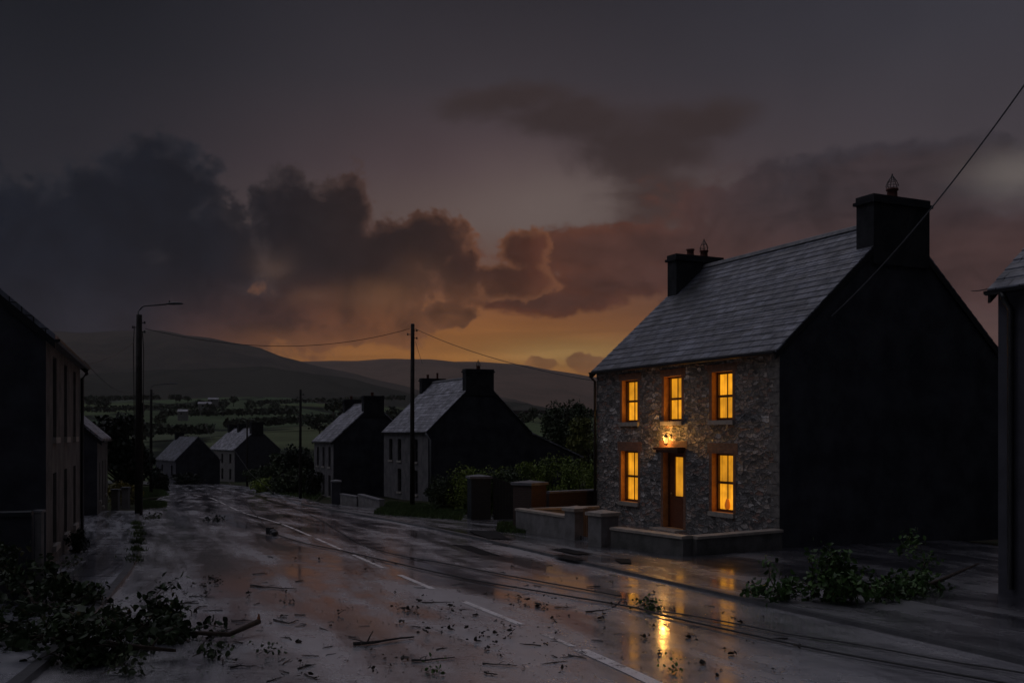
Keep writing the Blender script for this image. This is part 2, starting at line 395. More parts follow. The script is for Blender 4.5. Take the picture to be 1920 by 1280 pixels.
m, b = newmat('ground'); P, gx, gy, gz = geop()
vo = X.nt.nodes.new('ShaderNodeTexVoronoi'); vo.inputs['Scale'].default_value = 1.; wv = noise(P, .01, 3)
X.nt.links.new(V(gx*.0085+wv*.8, gy*.0045+wv*.6, 0.), vo.inputs['Vector'])
hs = X.nt.nodes.new('ShaderNodeSeparateColor'); X.nt.links.new(vo.outputs['Color'], hs.inputs[0])
ve = X.nt.nodes.new('ShaderNodeTexVoronoi'); ve.feature = 'DISTANCE_TO_EDGE'; ve.inputs['Scale'].default_value = 1.
X.nt.links.new(V(gx*.0085+wv*.8, gy*.0045+wv*.6, 0.), ve.inputs['Vector'])
fc = ramp(X(hs.outputs[0]), [(0, (.045, .075, .045)), (.3, (.095, .125, .050)), (.55, (.055, .10, .055)), (.8, (.12, .14, .060)), (1, (.06, .08, .06))])
fc = mixc(.6, fc, noise(P, .05, 5).step(.3, .7, .6, 1.3), 'MULTIPLY')
fc = mixc(X(ve.outputs['Distance']).step(.02, .05), (.010, .016, .010), fc)
nearc = mixc(noise(P, .6, 5).step(.35, .65), (.030, .042, .016), (.035, .028, .02))
seti(b, 'Base Color', mixc(gy.step(120, 180), nearc, fc)); b.inputs['Roughness'].default_value = .95; b.inputs['Specular IOR Level'].default_value = .1
bump(b, noise(P, 3, 5), .6, .1); M['ground'] = m
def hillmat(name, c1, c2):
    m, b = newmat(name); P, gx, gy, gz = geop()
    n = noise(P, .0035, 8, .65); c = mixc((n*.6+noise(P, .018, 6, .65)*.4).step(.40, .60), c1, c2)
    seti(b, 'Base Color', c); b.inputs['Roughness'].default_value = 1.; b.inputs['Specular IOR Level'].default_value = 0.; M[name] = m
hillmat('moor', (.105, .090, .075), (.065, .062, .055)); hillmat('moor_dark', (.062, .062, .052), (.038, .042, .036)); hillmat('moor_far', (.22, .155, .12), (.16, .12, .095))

# lit windows: lamplight through drawn curtains
m, b = newmat('lit_curtain'); uv, u, v = uvc()
fold = noise(V(u*16., v*.25, 0.), 1., 3, .6); blot = noise(uv, 2.2, 2)
oi = X.nt.nodes.new('ShaderNodeObjectInfo')
bri = fold.step(.25, .75, .66, 1.14)*blot.step(.3, .7, .7, 1.15)*X(oi.outputs['Random']).step(0., 1., .72, 1.12)
seti(b, 'Base Color', (.5, .3, .08)); b.inputs['Roughness'].default_value = .6
seti(b, 'Emission Color', mixc(1., (.80, .315, .012), bri, 'MULTIPLY')); b.inputs['Emission Strength'].default_value = 1.15; M['lit_curtain'] = m
m, b = newmat('lamp_glass'); seti(b, 'Base Color', (1., .7, .3)); seti(b, 'Emission Color', (1., .56, .13)); b.inputs['Emission Strength'].default_value = 1.6; M['lamp_glass'] = m
m, b = newmat('clear_glass'); seti(b, 'Base Color', (1., 1., 1.)); b.inputs['Roughness'].default_value = .02; b.inputs['Transmission Weight'].default_value = 1.; b.inputs['IOR'].default_value = 1.05; M['clear_glass'] = m
m, b = newmat('dark_glass'); seti(b, 'Base Color', (.006, .007, .009)); b.inputs['Roughness'].default_value = .3; b.inputs['Specular IOR Level'].default_value = .08; M['dark_glass'] = m
m, b = newmat('shade_orange'); seti(b, 'Base Color', (.5, .15, .03)); seti(b, 'Emission Color', (.60, .14, .008)); b.inputs['Emission Strength'].default_value = .42; M['shade_orange'] = m

# ------------------------------------------------------------------ ground sheet
rows = np.concatenate([[-600, -300, -120, -60], np.arange(-40, 171, 3.), np.arange(180, 400, 20), np.arange(420, 1801, 60)])
tt = np.linspace(-1, 1, 121); tt = np.sign(tt)*np.abs(tt)**1.5
vs = []; n = len(tt)
for y in rows:
    Wd = 260 if y < 150 else 260+(y-150)*1.0
    for t in tt:
        x = t*Wd
        z = float(G(y))-.14
        if y > 150:
            k = min(1, (y-150)/250.)
            z += k*(math.sin(x*.011+y*.004)*2.2+math.sin(x*.027-y*.009+1.)*1.3)*(1+y/700.)
            z += k*max(0, (-x-80))*.036
        vs.append((x, y, z))
fs = [(i*n+j, i*n+j+1, (i+1)*n+j+1, (i+1)*n+j) for i in range(len(rows)-1) for j in range(n-1)]
tag(link('ground', vs, fs, M['ground'], smooth=True, uv=False), kind='structure')

# ------------------------------------------------------------------ road and pavements
CEN = [(3.2, 4.), (1.65, 10.63), (.86, 12.34), (.13, 14.41), (-.82, 16.56), (-1.45, 18.19), (-2.29, 20.35), (-3.92, 24.62), (-8.42, 36.82), (-12.6, 46.35), (-22.0, 72.75), (-36, 105), (-50, 130)]
LEF = [(-4.0, 0), (-4.6, 8), (-4.88, 10.6), (-6.02, 13.88), (-7.02, 17.54), (-8.31, 22.17), (-11.98, 32.04), (-15.1, 40.), (-18.4, 49.62), (-30.6, 87.8), (-44.43, 125.68), (-60, 137), (-110, 160)]
RIG = [(9.0, 0), (7.2, 8.), (6.09, 11.84), (4.68, 14.56), (3.87, 16.44), (2.43, 20.63), (.82, 24.35), (-.62, 28.75), (-3.49, 36.19), (-7.94, 46.35), (-12.37, 57.75), (-21.63, 87.8), (-32.15, 115.42), (-42, 132), (-60, 150), (-110, 172)]
def edge(tab, ys, sm=3.):
    yy = np.arange(-60, 200, .5); t = sorted(tab, key=lambda q: q[1]); xv = np.interp(yy, [q[1] for q in t], [q[0] for q in t])
    t0, t1 = t[0], t[1]; lo = yy < t0[1]; xv[lo] = t0[0]+(yy[lo]-t0[1])*(t1[0]-t0[0])/(t1[1]-t0[1])
    k = np.exp(-.5*(np.arange(-20, 21)*.5/sm)**2); k /= k.sum()
    xv = np.convolve(np.pad(xv, 20, 'edge'), k, 'valid'); return np.interp(ys, yy, xv)
def strip(name, xa, xb, ys, dz, mat, nx=8, skirt=0., kind='structure'):
    vs = []; fs = []; zz = G(ys)
    for i, y in enumerate(ys):
        for j in range(nx+1):
            t = j/nx; vs.append((xa[i]*(1-t)+xb[i]*t, y, zz[i]+dz))
    for i in range(len(ys)-1):
        for j in range(nx): a = i*(nx+1)+j; fs.append((a, a+1, a+nx+2, a+nx+1))
    if skirt:
        for col in (0, nx):
            b0 = len(vs)
            for i, y in enumerate(ys): x, y_, z = vs[i*(nx+1)+col]; vs.append((x, y_, z-skirt))
            for i in range(len(ys)-1): a = i*(nx+1)+col; fs.append((a, a+nx+1, b0+i+1, b0+i))
    me = bpy.data.meshes.new(name); me.from_pydata(vs, [], fs); lay = me.uv_layers.new(name='UVMap')
    for p in me.polygons:
        for li in p.loop_indices:
            vi = me.loops[li].vertex_index; co = me.vertices[vi].co
            if vi < len(ys)*(nx+1): row = vi//(nx+1); t = (vi % (nx+1))/nx; lay.data[li].uv = (t*float(np.median(xb-xa)), ys[row]*1.08)
            else: lay.data[li].uv = (co.x, co.y)
    me.materials.append(mat); o = bpy.data.objects.new(name, me); C.objects.link(o)
    if kind: o['kind'] = kind
    return o
ys = np.arange(-10, 152, .5)
strip('road', edge(LEF, ys), edge(RIG, ys), ys, 0., M['asphalt'], 10)
# right: kerb, then a wet pavement/yard apron up to the houses
ysr = np.arange(-10, 58, .5); er = edge(RIG, ysr)
strip('kerb_right', er-.02, er+.13, ysr, .060, M['curb'], 1, .12)
outer = np.interp(ysr, [-10, 8, 30, 36, 40, 46, 58], [16, 16, 12.5, 6.5, .5, -4.6, -10.9])
strip('pavement_right', er+.13, np.maximum(outer, er+1.2), ysr, .054, M['wet_yard'], 12, .16)
ysr2 = np.arange(57.5, 124, .5); e2 = edge(RIG, ysr2)
strip('pavement_far_right', e2, e2+1.3, ysr2, .07, M['wet_pavement'], 2, .12)
ysl = np.arange(-10, 47, .5); e3 = edge(LEF, ysl)
strip('kerb_left', e3-.13, e3+.02, ysl, .085, M['curb'], 1, .12)
lw = np.interp(ysl, [-10, 8, 20.5, 30, 38, 47], [-11, -11, -9.95, -13.1, -16.6, -19.8])
strip('pavement_left', lw, e3-.13, ysl, .078, M['wet_pavement'], 6, .16)
# paving joints on the left pavement
for k, y in enumerate(np.arange(15, 46, 1.5)):
    xa = float(np.interp(y, ysl, lw)); xb = float(np.interp(y, ysl, e3))-.16; z0 = float(G(y))+.0815; z1 = float(G(y+.03))+.0815
    if k == 0: jm = MB()
    jm.add([(xa, y, z0), (xb, y, z0), (xb, y+.03, z1), (xa, y+.03, z1)], [(0, 1, 2, 3)])
tag(jm.build('pavement_joints', M['tar']), kind='structure')
# centre line
def cen(y): return float(edge(CEN, np.array([y]), 1.6)[0])
lm = MB()
def dash(y0, y1, w):
    q = np.arange(y0, y1, .5); q = np.append(q, y1); a = []
    for y in q:
        x = cen(y); sl_ = cen(y+.3)-cen(y-.3); d = Vector((.6, -sl_, 0)).normalized()*w/2; z = float(G(y))+.006
        a += [(x-d.x, y, z), (x+d.x, y, z)]
    lm.add(a, [(2*i, 2*i+1, 2*i+3, 2*i+2) for i in range(len(q)-1)])
for d in [(3, 7.2, .19), (8.6, 12.45, .19), (12.65, 13.6, .09), (14.3, 16.7, .13), (18.2, 20.4, .13), (21.7, 24.7, .11), (26, 30, .11), (31, 37, .11), (37.6, 46.3, .10), (48, 54, .1), (57, 62, .1), (65, 73, .1), (78, 84, .1)]: dash(*d)
tag(lm.build('road_markings', M['road_paint']), kind='structure')
# dark matt patches lying on the road and right pavement
def patch(pts, dz, seed):
    r = random.Random(seed); g = [at(*p) for p in pts]; c = (sum(p[0] for p in g)/len(g), sum(p[1] for p in g)/len(g)); P2 = []
    for i in range(len(g)):
        a, b_ = g[i], g[(i+1) % len(g)]
        for k in range(5):
            t = k/5; f = 1+r.uniform(-.10, .10); x = a[0]*(1-t)+b_[0]*t; y = a[1]*(1-t)+b_[1]*t
            P2.append((c[0]+(x-c[0])*f, c[1]+(y-c[1])*f))
    vs = [(c[0], c[1], float(G(c[1]))+dz)]+[(x, y, float(G(y))+dz) for x, y in P2]
    return vs, [(0, i+1, (i+1) % len(P2)+1) for i in range(len(P2))]
pm = MB()
for i, (p, dz) in enumerate([([(850, 1021), (880, 1022), (935, 1041), (900, 1039)], .008), ([(875, 998), (930, 999), (960, 1016), (915, 1014)], .079), ([(1030, 1034), (1060, 1033), (1115, 1044), (1080, 1044)], .079),
             ([(1035, 1046), (1060, 1045), (1100, 1056), (1075, 1056)], .079), ([(1150, 1052), (1180, 1053), (1185, 1062), (1165, 1061)], .079)]): pm.add(*patch(p, dz, i))
tag(pm.build('tar_patches', M['tar']), kind='structure')
g = [at(px, py) for px, py in [(1390, 1150), (1500, 1172), (1650, 1200), (1850, 1250), (1850, 1275), (1700, 1248), (1560, 1215), (1440, 1180)]]
qy = np.arange(11.5, 15.6, .5)
gm = MB(); rr = random.Random(3)
gx0 = edge(RIG, qy)
vsg = []
for i, y in enumerate(qy):
    w = .32+rr.uniform(-.1, .15); vsg += [(gx0[i]-w, y, float(G(y))+.008), (gx0[i]-.03, y, float(G(y))+.008)]
gm.add(vsg, [(2*i, 2*i+1, 2*i+3, 2*i+2) for i in range(len(qy)-1)])


# ------------------------------------------------------------------ hills
def hill(name, crest, dc, df, zf, mat, amp, seed):
    xs = np.linspace(-700, 2700, 150); cy = np.interp(xs, [c[0] for c in crest], [c[1] for c in crest])
    k = np.exp(-.5*(np.arange(-5, 6)/2.)**2); k /= k.sum(); cy = np.convolve(np.pad(cy, 5, 'edge'), k, 'valid')
    R = 26; vs = []; r = np.random.default_rng(seed); ph = r.uniform(0, 6, 8)
    for i in range(R+8):
        t = i/R
        for j, px in enumerate(xs):
            if t <= 1:
                y = df+(dc-df)*t; zc = (HOR-cy[j])/F*dc+EYE; z = zf+(zc-zf)*(math.sin(t*math.pi/2)**1.15)
                z += amp*math.sin(t*math.pi)*(math.sin(px*.012+t*3+ph[0])+.6*math.sin(px*.031+t*5+ph[1])+.35*math.sin(px*.07+ph[2]+t*9))
            else:
                y = dc+(t-1)*dc*.35; zc = (HOR-cy[j])/F*dc+EYE; z = zc-(t-1)*dc*.10
            vs.append(((px-960)/F*(y if t <= 1 else dc)*1., y, z))
    n = len(xs); fs = [(i*n+j, i*n+j+1, (i+1)*n+j+1, (i+1)*n+j) for i in range(R+7) for j in range(n-1)]
    tag(link(name, vs, fs, mat, smooth=True, uv=False), kind='structure')
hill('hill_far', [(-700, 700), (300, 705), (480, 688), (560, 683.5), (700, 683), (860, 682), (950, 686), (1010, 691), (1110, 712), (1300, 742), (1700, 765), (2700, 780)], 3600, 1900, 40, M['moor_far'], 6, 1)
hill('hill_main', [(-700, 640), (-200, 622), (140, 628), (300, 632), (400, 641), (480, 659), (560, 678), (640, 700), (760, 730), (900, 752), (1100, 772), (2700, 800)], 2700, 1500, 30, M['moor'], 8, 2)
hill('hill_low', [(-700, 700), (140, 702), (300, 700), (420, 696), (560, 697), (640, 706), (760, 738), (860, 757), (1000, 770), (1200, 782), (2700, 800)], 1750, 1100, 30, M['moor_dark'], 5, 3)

# ------------------------------------------------------------------ foliage
def leaf_cloud(pts, size, seed, aspect=1.6):
    r = np.random.default_rng(seed); n = len(pts)
    d = r.normal(size=(n, 3)); d /= np.linalg.norm(d, axis=1)[:, None]
    e = np.cross(d, r.normal(size=(n, 3))); e /= np.linalg.norm(e, axis=1)[:, None]
    s = size*r.uniform(.6, 1.35, n)[:, None]; f = np.cross(d, e)
    p = np.asarray(pts); a = p-e*s*aspect*.5; c = p+e*s*aspect*.5; b1 = p+f*s*.5+d*s*.15; d1 = p-f*s*.5+d*s*.15
    v = np.stack([a, b1, c, d1], 1).reshape(-1, 3)
    return v, np.arange(n*4).reshape(-1, 4)
def fastmesh(name, v, f, mat, parent=None):
    me = bpy.data.meshes.new(name); me.vertices.add(len(v)); me.vertices.foreach_set('co', np.asarray(v, np.float32).ravel())
    k = f.shape[1]; me.loops.add(f.size); me.loops.foreach_set('vertex_index', f.astype(np.int32).ravel())
    me.polygons.add(len(f)); me.polygons.foreach_set('loop_start', np.arange(0, f.size, k, dtype=np.int32))
    me.update(calc_edges=True); me.validate(); me.materials.append(mat)
    o = bpy.data.objects.new(name, me); C.objects.link(o)
    if parent: o.parent = parent
    return o
def crown_pts(rx, ry, rz, n, seed, clumps=26, cs=.34):
    r = np.random.default_rng(seed); out = []
    cc = r.normal(size=(clumps, 3)); cc /= np.linalg.norm(cc, axis=1)[:, None]; cc *= r.uniform(.35, .95, clumps)[:, None]
    cs_ = cs*r.uniform(.55, 1.3, clumps); k = n//clumps
    for c, s in zip(cc, cs_):
        q = r.normal(size=(k, 3)); q /= np.linalg.norm(q, axis=1)[:, None]; q *= (r.uniform(0, 1, k)**.4)[:, None]*s
        out.append(c+q)
    p = np.concatenate(out)*np.array([rx, ry, rz]); return p
def tree(loc, h, w, mat, label, seed, n=2600, leaf=.22, cat='tree', group=None, trunk=.35, name='tree'):
    t = empty(name, loc); tag(t, label, cat, group); r = random.Random(seed)
    mb = MB(); th = h*trunk
    mb.tube([(0, 0, -.3), (r.uniform(-.1, .1), 0, th*.6), (r.uniform(-.2, .2), r.uniform(-.2, .2), th*1.3), (0, 0, h*.8)], [h*.032, h*.025, h*.018, h*.006], 7)
    for k in range(7):
        a = r.uniform(0, 6.28); z0 = th*r.uniform(.7, 1.6); L = w*.42*r.uniform(.7, 1.1)
        mb.tube([(0, 0, z0), (math.cos(a)*L*.5, math.sin(a)*L*.5, z0+L*.4), (math.cos(a)*L, math.sin(a)*L, z0+L*.75)], [h*.014, h*.009, h*.003], 5)
    mb.build('trunk', M['bark'], t, True)
    p = crown_pts(w/2, w/2, (h-th)*.55, n, seed); p[:, 2] += th+(h-th)*.48
    v, f = leaf_cloud(p, leaf, seed); fastmesh('crown', v, f, mat, t); return t
def bush(loc, rx, ry, h, mat, label, seed, n=2200, leaf=.13, cat='bush', rz=0., group=None, name='bush'):
    t = empty(name, loc, rz); tag(t, label, cat, group); r = random.Random(seed); mb = MB()
    for k in range(6):
        a = r.uniform(0, 6.28); mb.tube([(0, 0, -.1), (math.cos(a)*rx*.3, math.sin(a)*ry*.3, h*.4), (math.cos(a)*rx*.6, math.sin(a)*ry*.6, h*.75)], [.04, .03, .01], 5)
    mb.build('stems', M['bark'], t)
    p = crown_pts(rx, ry, h*.55, n, seed, 30, .38); p[:, 2] = np.abs(p[:, 2]+h*.42)
    v, f = leaf_cloud(p, leaf, seed); fastmesh('foliage', v, f, mat, t); return t
def grass_patch(name, poly_fn, n, hgt, seed, mat, dz=.0):
    r = np.random.default_rng(seed); P = poly_fn(r, n); nb = len(P); a = r.uniform(0, 6.28, nb); w = .012+.01*r.random(nb); h = hgt*r.uniform(.5, 1.4, nb)
    z = G(P[:, 1])+dz; b0 = np.stack([P[:, 0]-np.cos(a)*w, P[:, 1]-np.sin(a)*w, z], 1); b1 = np.stack([P[:, 0]+np.cos(a)*w, P[:, 1]+np.sin(a)*w, z], 1)
    tp = np.stack([P[:, 0]+r.normal(0, .35, nb)*h, P[:, 1]+r.normal(0, .35, nb)*h, z+h], 1)
    o = fastmesh(name, np.stack([b0, b1, tp], 1).reshape(-1, 3), np.arange(nb*3).reshape(-1, 3), mat); o['kind'] = 'stuff'; o['category'] = 'grass'; return o

# ------------------------------------------------------------------ houses
def facade_mesh(L, zb, ze, holes, s, dep):
    """front skin with real openings and their reveals; local x = s*v, y = u"""
    mb = MB(); us = sorted({0, L} | {h[0] for h in holes} | {h[1] for h in holes}); zs = sorted({zb, ze} | {h[2] for h in holes} | {h[3] for h in holes})
    for i in range(len(us)-1):
        for j in range(len(zs)-1):
            um = (us[i]+us[i+1])/2; zm = (zs[j]+zs[j+1])/2
            if any(h[0] < um < h[1] and h[2] < zm < h[3] for h in holes): continue
            mb.add([(0, us[i], zs[j]), (0, us[i+1], zs[j]), (0, us[i+1], zs[j+1]), (0, us[i], zs[j+1])], [(0, 1, 2, 3)])
    return mb
def reveal(mb, h, s, dep):
    u0, u1, z0, z1 = h; d = s*dep
    mb.add([(0, u0, z0), (0, u1, z0), (0, u1, z1), (0, u0, z1), (d, u0, z0), (d, u1, z0), (d, u1, z1), (d, u0, z1)],
           [(0, 1, 5, 4), (1, 2, 6, 5), (2, 3, 7, 6), (3, 0, 4, 7)])
def sash(parent, h, s, dep, lit, frame, simple=False, flower=False):
    u0, u1, z0, z1 = h; mb = MB(); t = .06; a, b_ = sorted((s*(dep-.06), s*(dep+.02))); mid = (z0+z1)/2
    mb.box(a, b_, u0, u0+t, z0, z1); mb.box(a, b_, u1-t, u1, z0, z1); mb.box(a, b_, u0+t, u1-t, z1-t, z1); mb.box(a, b_, u0+t, u1-t, z0, z0+t*1.2)
    mb.box(a-.01, b_+.01, u0+t, u1-t, mid-.035, mid+.035)
    w = mb.build('window', frame, parent)
    for (za, zb_) in ((z0+t*1.2, mid-.035), (mid+.035, z1-t)):
        pm_ = MB(); x = s*(dep-.01)
        if lit: x = s*(dep+.015)
        pm_.add([(x, u0+t, za), (x, u1-t, za), (x, u1-t, zb_), (x, u0+t, zb_)], [(0, 1, 2, 3)])
        pm_.build('curtain' if lit else 'pane', M['lit_curtain'] if lit else M['dark_glass'], w)
        if lit:
            um = (u0+u1)/2+.04
            MB().box(min(s*(dep-.03), s*(dep+.005)), max(s*(dep-.03), s*(dep+.005)), um-.005, um+.005, za, zb_).build('glazing_bar', frame, w)
    return w
def chimney(parent, u0, u1, v0, v1, z0, z1, s, pots, mat=None, small=False):
    mat = mat or M['chimney_render']; x0, x1 = sorted((s*v0, s*v1)); mb = MB(); mb.box(x0, x1, u0, u1, z0, z1)
    c = mb.build('chimney', mat, parent)
    cp = MB(); e = .07; cp.box(x0-.015, x1+.015, u0-.015, u1+.015, z1-.003, z1+.14); cp.box(x0-e*1.8, x1+e*1.8, u0-e, u1+e, z1-.10, z1-.03) if False else None
    cp.box(x0-e, x1+e, u0-e, u1+e, z1-.09, z1-.004); cap = cp.build('chimney_cap', mat, c)
    for (vv, hh, rr_, guard) in pots:
        uu = (u0+u1)/2; pmb = MB(); pmb.lathe((s*vv, uu, z1+.14), [(rr_*1.05, 0), (rr_, .05), (rr_*.92, hh-.06), (rr_*1.15, hh-.05), (rr_*1.15, hh)], 12)
        pot = pmb.build('chimney_pot', M['clay_pot'], c, True)
        if guard:
            gm_ = MB(); zt = z1+.14+hh; prof = [(rr_*.95, 0), (rr_*1.15, .09), (rr_*.75, .22), (.015, .36), (.01, .42)]
            for k in range(6):
                a = k*math.pi/3; gm_.tube([(s*vv+r_*math.cos(a), uu+r_*math.sin(a), zt+z_) for r_, z_ in prof], .011, 4)
            for r_, z_ in prof[1:3]: gm_.tube([(s*vv+r_*math.cos(a_*math.pi/6), uu+r_*math.sin(a_*math.pi/6), zt+z_) for a_ in range(13)], .009, 4, False)
            gm_.build('pot_guard', M['black_metal'], c)
    return c
def house(name, label, cx, cy, ang_d1, L, hv, zb, ze, zr, s, fmat, gmat, rmat, holes, chims, dep=.22, lit=False, frame=None, oh=.18, surround=None, sills=True, courses=0, gutter=True, door=None, barge=True):
    """corner (cx,cy) nearest the camera; u runs along the facade away, v into the house; s=+1 right side of the street, -1 left"""
    d1 = Vector((ang_d1[0], ang_d1[1])).normalized()
    rz = math.atan2(-d1.x, d1.y); t = empty(name, (cx, cy, 0), rz); tag(t, label, 'house')
    frame = frame or M['dark_frame']; allh = list(holes)+([door] if door else [])
    fm = facade_mesh(L, zb, ze, allh, s, dep)
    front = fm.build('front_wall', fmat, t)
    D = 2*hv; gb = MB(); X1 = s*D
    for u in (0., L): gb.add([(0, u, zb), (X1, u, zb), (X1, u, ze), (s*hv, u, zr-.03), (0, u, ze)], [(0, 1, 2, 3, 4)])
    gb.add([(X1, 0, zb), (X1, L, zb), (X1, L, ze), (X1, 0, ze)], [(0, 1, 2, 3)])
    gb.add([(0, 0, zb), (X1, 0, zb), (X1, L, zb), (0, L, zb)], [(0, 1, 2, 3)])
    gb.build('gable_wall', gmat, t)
    for h in allh:
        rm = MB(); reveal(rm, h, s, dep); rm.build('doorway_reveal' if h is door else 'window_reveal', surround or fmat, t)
    # roof: two slabs with real slate courses
    pitch = math.atan2(zr-ze, hv); rb = MB(); N = courses or 1; go = .07
    for side in (0, 1):
        for k in range(N):
            def P(tn, up_):
                # tn: 0 eave .. 1 ridge along the slope measured in v
                v = -oh+(hv+oh)*tn; z = ze+.05+(v)*(zr-ze)/hv+up_/math.cos(pitch)
                if side: v = D-v
                return s*v, z
            t0, t1 = k/N, (k+1)/N; th = .02 if N > 1 else .06
            x0, z0 = P(t0, th*1.0); x1, z1 = P(t1, 0.004 if N > 1 else .06); xb, zb_ = P(t0, -.03); xc, zc = P(t1, -.03)
            rb.add([(x0, -go, z0), (x0, L+go, z0), (x1, L+go, z1), (x1, -go, z1), (xb, -go, zb_), (xb, L+go, zb_), (xc, L+go, zc), (xc, -go, zc)],
                   [(0, 1, 2, 3), (0, 1, 5, 4), (0, 3, 7, 4), (1, 2, 6, 5), (4, 5, 6, 7)])
    roof = rb.build('roof', rmat, t)
    rt = MB(); zt = zr+.05+.04
    for k in range(max(1, int(L/.45))):
        a = -go+k*(L+2*go)/max(1, int(L/.45)); b_ = -go+(k+1)*(L+2*go)/max(1, int(L/.45))-.012
        q = [(-.15, -.10), (-.08, .02), (0, .055), (.08, .02), (.15, -.10)]
        rt.add([(s*hv+x, a, zt+z) for x, z in q]+[(s*hv+x, b_, zt+z) for x, z in q], [(i, i+1, i+6, i+5) for i in range(4)])
    rt.build('ridge_tiles', M['dark_coping'], roof)
    if barge:
        for u in (0., L):
            bb = MB()
            for side in (0, 1):
                a0_, a1_ = (-oh, hv) if not side else (D+oh, hv)
                za = ze+.05-oh*(zr-ze)/hv; zc = zr+.05
                uu0, uu1 = (u-go+.01, u-.003) if u == 0 else (u+.003, u+go-.01)
                bb.add([(s*a0_, uu0, za-.22), (s*a1_, uu0, zc-.24), (s*a1_, uu0, zc-.036), (s*a0_, uu0, za-.036), (s*a0_, uu1, za-.22), (s*a1_, uu1, zc-.24), (s*a1_, uu1, zc-.036), (s*a0_, uu1, za-.036)],
                       [(0, 1, 2, 3), (4, 5, 6, 7), (0, 1, 5, 4), (2, 3, 7, 6), (0, 3, 7, 4), (1, 2, 6, 5)])
            bb.build('barge_board', M['black_metal'], t)
    if gutter:
        gz = ze+.05-oh*(zr-ze)/hv-.02; gxx = s*(-oh-.04); gt = MB(); q = [(-.06, .0), (-.055, -.05), (0, -.075), (.055, -.05), (.06, 0)]
        gt.add([(gxx+x, -go, gz+z) for x, z in q]+[(gxx+x, L+go, gz+z) for x, z in q], [(i, i+1, i+6, i+5) for i in range(4)]+[(0, 1, 2, 3, 4), (5, 6, 7, 8, 9)])
        sb = sorted((s*(-oh+.02), -s*.003)); gt.box(sb[0], sb[1], .0, L, ze-.16, ze-.12)
        gu = gt.build('gutter', M['black_metal'], t)
    for c in chims: chimney(t, *c, s, *([] if False else [])) if False else chimney(t, c[0], c[1], c[2], c[3], c[4], c[5], s, c[6])
    for h in holes:
        w = sash(t, h, s, dep, lit, frame)
        if sills:
            x = sorted((-s*.08, s*(dep-.065))); MB().box(x[0], x[1], h[0]-.10, h[1]+.10, h[2]-.13, h[2]-.002).build('sill', M['sill_stone'], w)
    return t, d1
MAIN_D = (-.4264, .9046)
MX, MY = 7.02, 26.1
e = EYE
holes = [(1.98, 2.93, .42+e, 1.80+e), (4.44, 5.38, .42+e, 1.80+e), (6.90, 7.86, .42+e, 1.80+e), (1.95, 2.93, -2.20+e, -.53+e), (6.88, 7.92, -2.20+e, -.53+e)]
door = (4.35, 5.42, -2.86+e, -.48+e)
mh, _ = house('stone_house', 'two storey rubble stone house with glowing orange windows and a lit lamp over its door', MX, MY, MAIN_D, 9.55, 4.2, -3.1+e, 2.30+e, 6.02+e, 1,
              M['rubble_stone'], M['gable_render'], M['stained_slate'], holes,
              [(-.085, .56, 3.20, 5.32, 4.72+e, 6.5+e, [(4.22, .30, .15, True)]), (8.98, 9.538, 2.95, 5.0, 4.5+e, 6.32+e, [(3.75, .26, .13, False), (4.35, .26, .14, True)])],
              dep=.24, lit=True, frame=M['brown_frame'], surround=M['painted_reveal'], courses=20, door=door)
tag(mh['label'] and mh, None)
# brick surrounds and lintels, 2.5 mm proud
for h in holes+[door]:
    u0, u1, z0, z1 = h; sb = MB(); pr = -.006; w = .13
    def bar(a, b_, c, d_): sb.box(pr, -.0005, a, b_, c, d_)
    lo = z0
    bar(u0-w, u0, lo, z1); bar(u1, u1+w, lo, z1)
    ph = .30 if z1 < 2.6+e-2 else .20
    bar(u0-w-.08, u1+w+.08, z1, z1+(.30 if h[3] < 3 else .22))
    sb.build('brick_surround', M['brick'], mh)
# quoins at the near corner
qb = MB(); z = -3.0+e; k = 0
while z < 2.05+e:
    hh = .26+.10*random.random(); w = .42 if k % 2 else .24; qb.box(-.012-.01*random.random(), -.0005, .0, w+random.uniform(-.05, .08), z, z+hh-.02); z += hh; k += 1
qb.build('quoins', M['quoin'], mh)
# door leaf with glazed panel, side light, hood, step
du0, du1, dz0, dz1 = door
dl = MB(); x0, x1 = .18, .23
dl.box(x0, x1, du0, du0+.07, dz0, dz1); dl.box(x0, x1, du1-.07, du1, dz0, dz1); dl.box(x0, x1, du0+.07, du1-.07, dz1-.08, dz1)
dfr = dl.build('door_frame', M['brown_frame'], mh)
dd = MB(); a, b_ = .195, .235
gu0, gu1, gz0, gz1 = du0+.26, du1-.36, dz0+.98, dz1-.20
dd.box(a, b_, du0+.075, gu0, dz0+.02, dz1-.085); dd.box(a, b_, gu1, du1-.075, dz0+.02, dz1-.085); dd.box(a, b_, gu0, gu1, dz0+.02, gz0); dd.box(a, b_, gu0, gu1, gz1, dz1-.085)
dd.box(a-.012, a-.001, gu0+.03, gu1-.03, dz0+.15, dz0+.48); dd.box(a-.012, a-.001, gu0+.03, gu1-.03, dz0+.56, dz0+.90)
dleaf = dd.build('door', M['door_paint'], mh)
MB().add([(b_-.008, gu0, gz0), (b_-.008, gu1, gz0), (b_-.008, gu1, gz1), (b_-.008, gu0, gz1)], [(0, 1, 2, 3)]).build('door_glass', M['lit_curtain'], dleaf)
MB().add([(a-.004, du0+.10, gz0), (a-.004, du0+.16, gz0), (a-.004, du0+.16, gz1), (a-.004, du0+.10, gz1)], [(0, 1, 2, 3)]).build('side_glass', M['lit_curtain'], dleaf)
hb = MB(); hb.lathe((a-.05, gu1+.12, dz0+1.03), [(.012, -.05), (.03, -.02), (.03, .02), (.012, .05)], 8); hb.build('door_handle', M['brass'], dleaf)
